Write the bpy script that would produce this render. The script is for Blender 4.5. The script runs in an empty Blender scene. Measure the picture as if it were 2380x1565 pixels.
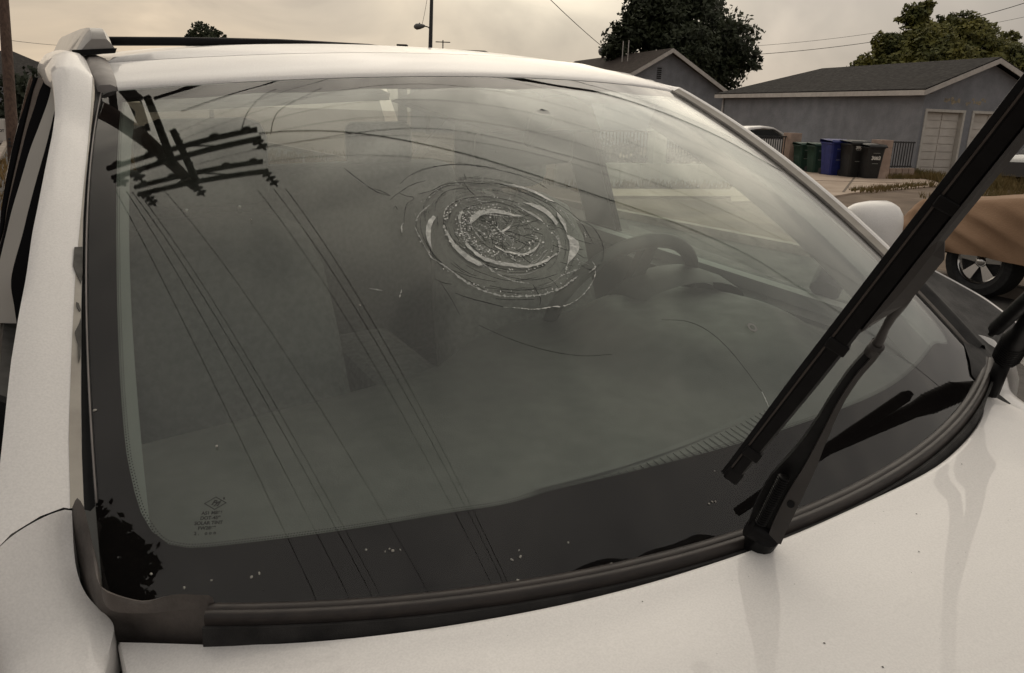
import bpy, bmesh, math, random, json
from mathutils import Vector, Matrix
random.seed(7)
D2R = math.radians
# ------------------------------------------------------------------ camera, sky, sun, exposure
SC = bpy.context.scene
CAM_H = 1.62
def basis(pitch, roll, yaw=0.0):
    a, b, r = D2R(yaw), D2R(pitch), D2R(roll)
    f = Vector((math.sin(a)*math.cos(b), math.cos(a)*math.cos(b), -math.sin(b)))
    ri = Vector((math.cos(a), -math.sin(a), 0)); up = ri.cross(f)
    return (math.cos(r)*ri+math.sin(r)*up, -math.sin(r)*ri+math.cos(r)*up, f)
GR, GU, GF = basis(15.6, 2.0)
cd = bpy.data.cameras.new('camera'); cam = bpy.data.objects.new('camera', cd)
SC.collection.objects.link(cam); SC.camera = cam
cd.sensor_width = 36; cd.lens = 1853.5/2380*36; cd.clip_start = 0.02; cd.clip_end = 3000
cam.matrix_world = Matrix((( GR.x, GU.x, -GF.x, 0), (GR.y, GU.y, -GF.y, 0), (GR.z, GU.z, -GF.z, CAM_H), (0, 0, 0, 1)))

SUN_AZ, SUN_EL = 2.0, 44.0           # azimuth from +Y towards +X, elevation
SUN_DIR = Vector((math.sin(D2R(SUN_AZ))*math.cos(D2R(SUN_EL)), math.cos(D2R(SUN_AZ))*math.cos(D2R(SUN_EL)), math.sin(D2R(SUN_EL))))
w = bpy.data.worlds.new('World'); SC.world = w; w.use_nodes = True
nt = w.node_tree; nt.nodes.clear()
def N(t, kind, **kw):
    n = t.nodes.new(kind)
    for k, v in kw.items():
        if k == 'op': n.operation = v
        elif k == 'ins':
            for i, x in v.items(): n.inputs[i].default_value = x
        else: setattr(n, k, v)
    return n
def LK(t, a, b): t.links.new(a, b)
def ramp(t, stops, interp='EASE'):
    r = t.nodes.new('ShaderNodeValToRGB'); cr = r.color_ramp; cr.interpolation = interp
    cr.elements[0].position, cr.elements[0].color = stops[0][0], (*stops[0][1], 1)
    cr.elements[1].position, cr.elements[1].color = stops[-1][0], (*stops[-1][1], 1)
    for p, c in stops[1:-1]:
        e = cr.elements.new(p); e.color = (*c, 1)
    return r
out = N(nt, 'ShaderNodeOutputWorld')
sky = N(nt, 'ShaderNodeTexSky', sky_type='NISHITA', sun_disc=False, sun_elevation=D2R(SUN_EL), sun_rotation=D2R(SUN_AZ), dust_density=4.0)
bg_sky = N(nt, 'ShaderNodeBackground', ins={1: 0.07}); LK(nt, sky.outputs[0], bg_sky.inputs[0])
tc = N(nt, 'ShaderNodeTexCoord')
mp = N(nt, 'ShaderNodeMapping'); mp.inputs['Scale'].default_value = (1.0, 1.0, 1.8); LK(nt, tc.outputs['Generated'], mp.inputs[0])
n1 = N(nt, 'ShaderNodeTexNoise', ins={'Scale': 3.6, 'Detail': 6.0, 'Roughness': 0.5, 'Distortion': 0.7}); LK(nt, mp.outputs[0], n1.inputs['Vector'])
# overcast deck: paler and warmer towards the horizon, greyer overhead
sz = N(nt, 'ShaderNodeSeparateXYZ'); LK(nt, tc.outputs['Generated'], sz.inputs[0])
dk_ = ramp(nt, [(0.0, (0.305, 0.272, 0.24)), (0.14, (0.31, 0.282, 0.256)), (0.36, (0.42, 0.392, 0.36)), (0.60, (0.39, 0.37, 0.345)), (0.86, (0.27, 0.262, 0.25)), (1.0, (0.265, 0.257, 0.247))], 'LINEAR'); LK(nt, sz.outputs['Z'], dk_.inputs[0])
cl = ramp(nt, [(0.32, (0.66, 0.67, 0.69)), (0.5, (0.98, 0.975, 0.965)), (0.68, (1.34, 1.30, 1.25))]); LK(nt, n1.outputs[0], cl.inputs[0])
dm = N(nt, 'ShaderNodeVectorMath', op='MULTIPLY'); LK(nt, dk_.outputs[0], dm.inputs[0]); LK(nt, cl.outputs[0], dm.inputs[1])
# glow of the veiled sun, and the warm haze low down to its left
def lobe(dirv, stops):
    dp = N(nt, 'ShaderNodeVectorMath', op='DOT_PRODUCT', ins={1: tuple(dirv)}); LK(nt, tc.outputs['Generated'], dp.inputs[0])
    g = ramp(nt, stops); LK(nt, dp.outputs['Value'], g.inputs[0]); return g.outputs[0]
g1 = lobe(SUN_DIR, [(0.52, (0, 0, 0)), (0.68, (0.035, 0.028, 0.018)), (0.78, (0.12, 0.10, 0.07)), (0.88, (0.62, 0.55, 0.43)), (0.96, (1.05, 0.95, 0.79)), (1.0, (1.6, 1.45, 1.2))])
g2 = lobe(Vector((-0.55, 0.83, 0.06)).normalized(), [(0.80, (0, 0, 0)), (0.92, (0.09, 0.064, 0.03)), (1.0, (0.21, 0.145, 0.07))])
g3 = lobe(Vector((0.035, 0.96, 0.26)).normalized(), [(0.955, (0, 0, 0)), (0.98, (0.12, 0.10, 0.065)), (1.0, (0.62, 0.54, 0.38))])
gb = N(nt, 'ShaderNodeVectorMath', op='ADD'); LK(nt, g1, gb.inputs[0]); LK(nt, g3, gb.inputs[1])
ga = N(nt, 'ShaderNodeVectorMath', op='ADD'); LK(nt, gb.outputs[0], ga.inputs[0]); LK(nt, g2, ga.inputs[1])
n2 = ramp(nt, [(0.28, (0.60, 0.60, 0.60)), (0.74, (1.35, 1.35, 1.35))]); LK(nt, n1.outputs[0], n2.inputs[0])
gm = N(nt, 'ShaderNodeVectorMath', op='MULTIPLY'); LK(nt, ga.outputs[0], gm.inputs[0]); LK(nt, n2.outputs[0], gm.inputs[1])
ad = N(nt, 'ShaderNodeVectorMath', op='ADD'); LK(nt, dm.outputs[0], ad.inputs[0]); LK(nt, gm.outputs[0], ad.inputs[1])
bg_cl = N(nt, 'ShaderNodeBackground', ins={1: 1.0}); LK(nt, ad.outputs[0], bg_cl.inputs[0])
mx = N(nt, 'ShaderNodeMixShader', ins={0: 0.9}); LK(nt, bg_sky.outputs[0], mx.inputs[1]); LK(nt, bg_cl.outputs[0], mx.inputs[2])
LK(nt, mx.outputs[0], out.inputs[0])
sd = bpy.data.lights.new('sun', 'SUN'); sd.energy = 0.5; sd.angle = D2R(160); sd.color = (1.0, 0.87, 0.70)
so = bpy.data.objects.new('sun', sd); SC.collection.objects.link(so)
so.rotation_euler = (-SUN_DIR).to_track_quat('-Z', 'Y').to_euler(); so.location = (0, 0, 30)
SC.view_settings.view_transform = 'Standard'; SC.view_settings.look = 'None'
SC.view_settings.exposure = 0.34; SC.view_settings.gamma = 1.0
SC.render.engine = 'CYCLES'; SC.cycles.max_bounces = 8; SC.cycles.transparent_max_bounces = 20
SC.cycles.glossy_bounces = 5; SC.cycles.use_denoising = True; SC.cycles.use_adaptive_sampling = True; SC.cycles.adaptive_threshold = 0.02

# ------------------------------------------------------------------ materials
def mat(name, col, rough=0.6, metal=0.0, coat=0.0, coat_r=0.03, noise=0.0, nscale=8.0, col2=None, bump=0.0, bscale=60.0, spec=0.5, detail=6.0, stops=None, coords='Object', stretch=None, flake=0.0):
    m = bpy.data.materials.new(name); m.use_nodes = True; t = m.node_tree
    b = t.nodes['Principled BSDF']
    b.inputs['Base Color'].default_value = (*col, 1); b.inputs['Roughness'].default_value = rough
    b.inputs['Metallic'].default_value = metal; b.inputs['Coat Weight'].default_value = coat; b.inputs['Coat Roughness'].default_value = coat_r
    b.inputs['Specular IOR Level'].default_value = spec
    c = N(t, 'ShaderNodeTexCoord'); src = c.outputs[coords]
    if stretch:
        mpp = N(t, 'ShaderNodeMapping'); mpp.inputs['Scale'].default_value = stretch; LK(t, src, mpp.inputs[0]); src = mpp.outputs[0]
    if col2 is not None or noise:
        n = N(t, 'ShaderNodeTexNoise', ins={'Scale': nscale, 'Detail': detail, 'Roughness': 0.6}); LK(t, src, n.inputs['Vector'])
        c2 = col2 if col2 is not None else tuple(x*(1-noise) for x in col)
        lo, hi = stops or (0.38, 0.62)
        r = ramp(t, [(lo, c2), (hi, col)], 'LINEAR'); LK(t, n.outputs[0], r.inputs[0]); LK(t, r.outputs[0], b.inputs['Base Color'])
        if flake:
            nf = N(t, 'ShaderNodeTexNoise', ins={'Scale': 420.0, 'Detail': 2.0}); LK(t, src, nf.inputs['Vector'])
            rf = ramp(t, [(0.3, (1-flake,)*3), (0.7, (1+flake*0.6,)*3)], 'LINEAR'); LK(t, nf.outputs[0], rf.inputs[0])
            mf = N(t, 'ShaderNodeVectorMath', op='MULTIPLY'); LK(t, r.outputs[0], mf.inputs[0]); LK(t, rf.outputs[0], mf.inputs[1]); LK(t, mf.outputs[0], b.inputs['Base Color'])
        rr = N(t, 'ShaderNodeMapRange', ins={1: 0.3, 2: 0.7, 3: max(0.02, rough*1.12), 4: rough*0.9}); LK(t, n.outputs[0], rr.inputs[0]); LK(t, rr.outputs[0], b.inputs['Roughness'])
    if bump:
        n = N(t, 'ShaderNodeTexNoise', ins={'Scale': bscale, 'Detail': 4.0}); LK(t, src, n.inputs['Vector'])
        bp = N(t, 'ShaderNodeBump', ins={'Strength': bump, 'Distance': 0.02}); LK(t, n.outputs[0], bp.inputs['Height']); LK(t, bp.outputs[0], b.inputs['Normal'])
    return m

def glass_mat(name, tint=(0.86, 0.91, 0.87), dust=0.02, f0=0.043, dustcol=(0.5, 0.48, 0.44)):
    """clear pane: Schlick reflection over tinted see-through, plus a film of dust"""
    m = bpy.data.materials.new(name); m.use_nodes = True; t = m.node_tree; t.nodes.clear()
    o = N(t, 'ShaderNodeOutputMaterial'); g = N(t, 'ShaderNodeNewGeometry')
    d = N(t, 'ShaderNodeVectorMath', op='DOT_PRODUCT'); LK(t, g.outputs['Normal'], d.inputs[0]); LK(t, g.outputs['Incoming'], d.inputs[1])
    a = N(t, 'ShaderNodeMath', op='ABSOLUTE'); LK(t, d.outputs['Value'], a.inputs[0])
    s = N(t, 'ShaderNodeMath', op='SUBTRACT', ins={0: 1.0}); LK(t, a.outputs[0], s.inputs[1])
    p = N(t, 'ShaderNodeMath', op='POWER', ins={1: 5.0}); LK(t, s.outputs[0], p.inputs[0])
    f = N(t, 'ShaderNodeMath', op='MULTIPLY_ADD', ins={1: 1-f0, 2: f0}); LK(t, p.outputs[0], f.inputs[0])
    tr = N(t, 'ShaderNodeBsdfTransparent', ins={0: (*tint, 1)}); gy = N(t, 'ShaderNodeBsdfGlossy', ins={0: (1, 1, 1, 1), 1: 0.0})
    mx = N(t, 'ShaderNodeMixShader'); LK(t, f.outputs[0], mx.inputs[0]); LK(t, tr.outputs[0], mx.inputs[1]); LK(t, gy.outputs[0], mx.inputs[2])
    df = N(t, 'ShaderNodeBsdfDiffuse', ins={0: (*dustcol, 1)})
    c = N(t, 'ShaderNodeTexCoord'); n = N(t, 'ShaderNodeTexNoise', ins={'Scale': 9.0, 'Detail': 8.0, 'Roughness': 0.65}); LK(t, c.outputs['Object'], n.inputs['Vector'])
    r = N(t, 'ShaderNodeMapRange', ins={1: 0.3, 2: 0.75, 3: dust*0.5, 4: dust*1.5}); LK(t, n.outputs[0], r.inputs[0])
    m2 = N(t, 'ShaderNodeMixShader'); LK(t, r.outputs[0], m2.inputs[0]); LK(t, mx.outputs[0], m2.inputs[1]); LK(t, df.outputs[0], m2.inputs[2])
    LK(t, m2.outputs[0], o.inputs[0])
    return m

def leaf_mat(name, c1, c2, nscale=1.3):
    m = mat(name, c1, rough=0.7, col2=c2, nscale=nscale, stops=(0.35, 0.66), spec=0.25)
    return m

# ------------------------------------------------------------------ mesh helpers
def link(o, parent=None):
    SC.collection.objects.link(o)
    if parent is not None: o.parent = parent
    return o
def mesh(name, V, F, m, parent=None, smooth=True, sharp=None):
    me = bpy.data.meshes.new(name); me.from_pydata([tuple(v) for v in V], [], F); me.update()
    me.materials.append(m)
    if smooth:
        me.polygons.foreach_set('use_smooth', [True]*len(me.polygons))
        if sharp is not None: me.set_sharp_from_angle(angle=D2R(sharp))
    return link(bpy.data.objects.new(name, me), parent)
def empty(name, loc=(0, 0, 0), rz=0.0):
    o = bpy.data.objects.new(name, None); o.empty_display_size = 0.2; link(o); o.location = loc; o.rotation_euler = (0, 0, rz); return o
def tag(o, label, cat, group=None, kind=None):
    if label: o['label'] = label
    if cat: o['category'] = cat
    if group: o['group'] = group
    if kind: o['kind'] = kind
    return o
def struct(o): o['kind'] = 'structure'; return o
class MB:
    """collects pieces of one mesh"""
    def __init__(s): s.V, s.F = [], []
    def add(s, V, F):
        k = len(s.V); s.V += [Vector(v) for v in V]; s.F += [tuple(i+k for i in f) for f in F]; return s
    def box(s, c, size, rz=0.0, taper=1.0, M=None, bev=0.0):
        x, y, z = size[0]/2, size[1]/2, size[2]/2
        V = []
        for sz, k in ((-z, 1.0), (z, taper)):
            for sx, sy in ((-1, -1), (1, -1), (1, 1), (-1, 1)): V.append(Vector((sx*x*k, sy*y*k, sz)))
        F = [(0, 3, 2, 1), (4, 5, 6, 7), (0, 1, 5, 4), (1, 2, 6, 5), (2, 3, 7, 6), (3, 0, 4, 7)]
        if bev: V, F = bevel_box(x, y, z, bev, taper)
        R = M if M is not None else Matrix.Rotation(rz, 3, 'Z')
        return s.add([R @ v+Vector(c) for v in V], F)
    def bar(s, a, b, wd, ht, up=(0, 0, 1)):
        a, b = Vector(a), Vector(b); d = (b-a); L = d.length; d.normalize(); x = d.cross(Vector(up))
        if x.length < 1e-4: x = d.cross(Vector((1, 0, 0)))
        x.normalize(); u = x.cross(d)
        V = [p+x*sx*wd/2+u*su*ht/2 for p in (a, b) for sx, su in ((-1, -1), (1, -1), (1, 1), (-1, 1))]
        return s.add(V, [(0, 3, 2, 1), (4, 5, 6, 7), (0, 1, 5, 4), (1, 2, 6, 5), (2, 3, 7, 6), (3, 0, 4, 7)])
    def tube(s, P, r, n=8, cap=True):
        P = [Vector(p) for p in P]; k = len(P); rs = r if isinstance(r, (list, tuple)) else [r]*k
        V, F = [], []; pu = None
        for i, p in enumerate(P):
            d = (P[min(i+1, k-1)]-P[max(i-1, 0)]).normalized()
            if pu is None:
                pu = d.cross(Vector((0, 0, 1)))
                if pu.length < 1e-3: pu = d.cross(Vector((1, 0, 0)))
            pu = (pu-d*pu.dot(d)).normalized(); q = d.cross(pu)
            for j in range(n):
                a = 2*math.pi*j/n; V.append(p+(pu*math.cos(a)+q*math.sin(a))*rs[i])
        for i in range(k-1):
            for j in range(n): F.append((i*n+j, i*n+(j+1) % n, (i+1)*n+(j+1) % n, (i+1)*n+j))
        if cap: F += [tuple(range(n-1, -1, -1)), tuple((k-1)*n+j for j in range(n))]
        return s.add(V, F)
    def lathe(s, c, prof, n=16, axis=None):
        c = Vector(c); z = Vector(axis or (0, 0, 1)).normalized(); x = z.orthogonal().normalized(); y = z.cross(x); V, F = [], []
        for r, h in prof:
            for j in range(n):
                a = 2*math.pi*j/n; V.append(c+z*h+(x*math.cos(a)+y*math.sin(a))*max(r, 1e-4))
        for i in range(len(prof)-1):
            for j in range(n): F.append((i*n+j, i*n+(j+1) % n, (i+1)*n+(j+1) % n, (i+1)*n+j))
        F += [tuple(range(n-1, -1, -1)), tuple((len(prof)-1)*n+j for j in range(n))]
        return s.add(V, F)
    def grid(s, rows, flip=False, closed=False):
        n = len(rows[0]); V = [v for r in rows for v in r]; F = []
        for i in range(len(rows)-1):
            for j in range(n if closed else n-1):
                j2 = (j+1) % n; f = (i*n+j, i*n+j2, (i+1)*n+j2, (i+1)*n+j)
                F.append(f[::-1] if flip else f)
        return s.add(V, F)
    def slab(s, poly, off):
        """polygon (list of 3-D points) thickened by the vector off"""
        n = len(poly); off = Vector(off); V = [Vector(p) for p in poly]+[Vector(p)+off for p in poly]
        return s.add(V, [tuple(range(n)), tuple(range(2*n-1, n-1, -1))]+[(i, i+n, (i+1) % n+n, (i+1) % n) for i in range(n)])
    def build(s, name, m, parent=None, smooth=False, sharp=None): return mesh(name, s.V, s.F, m, parent, smooth, sharp)
def bevel_box(x, y, z, b, taper=1.0):
    bm = bmesh.new(); bmesh.ops.create_cube(bm, size=2)
    for v in bm.verts:
        k = taper if v.co.z > 0 else 1.0
        v.co = Vector((v.co.x*x*k, v.co.y*y*k, v.co.z*z))
    bmesh.ops.bevel(bm, geom=bm.edges[:], offset=b, segments=2, affect='EDGES', profile=0.5)
    bm.verts.index_update(); V = [v.co.copy() for v in bm.verts]; F = [tuple(v.index for v in f.verts) for f in bm.faces]; bm.free(); return V, F
def catmull(P, n):
    """resample a polyline smoothly to n points, even in length"""
    P = [Vector(p) for p in P]; Q = []
    for i in range(len(P)-1):
        p0, p1, p2, p3 = P[max(i-1, 0)], P[i], P[i+1], P[min(i+2, len(P)-1)]
        for k in range(10):
            t = k/10; Q.append(0.5*((2*p1)+(p2-p0)*t+(2*p0-5*p1+4*p2-p3)*t*t+(3*p1-p0-3*p2+p3)*t**3))
    Q.append(P[-1]); L = [0.0]
    for a, b in zip(Q, Q[1:]): L.append(L[-1]+(b-a).length)
    R = []; j = 0
    for i in range(n):
        s = L[-1]*i/(n-1)
        while j < len(Q)-2 and L[j+1] < s: j += 1
        t = (s-L[j])/max(L[j+1]-L[j], 1e-9); R.append(Q[j].lerp(Q[j+1], min(max(t, 0), 1)))
    return R
def lerp_tab(x, tab):
    if x <= tab[0][0]: return tab[0][1]
    for (a, b), (c, d) in zip(tab, tab[1:]):
        if x <= c: return b+(d-b)*(x-a)/(c-a)
    return tab[-1][1]
def smooth01(t): t = min(max(t, 0.0), 1.0); return t*t*(3-2*t)

def V3(x, y, z): return Vector((x, y, z))
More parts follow.
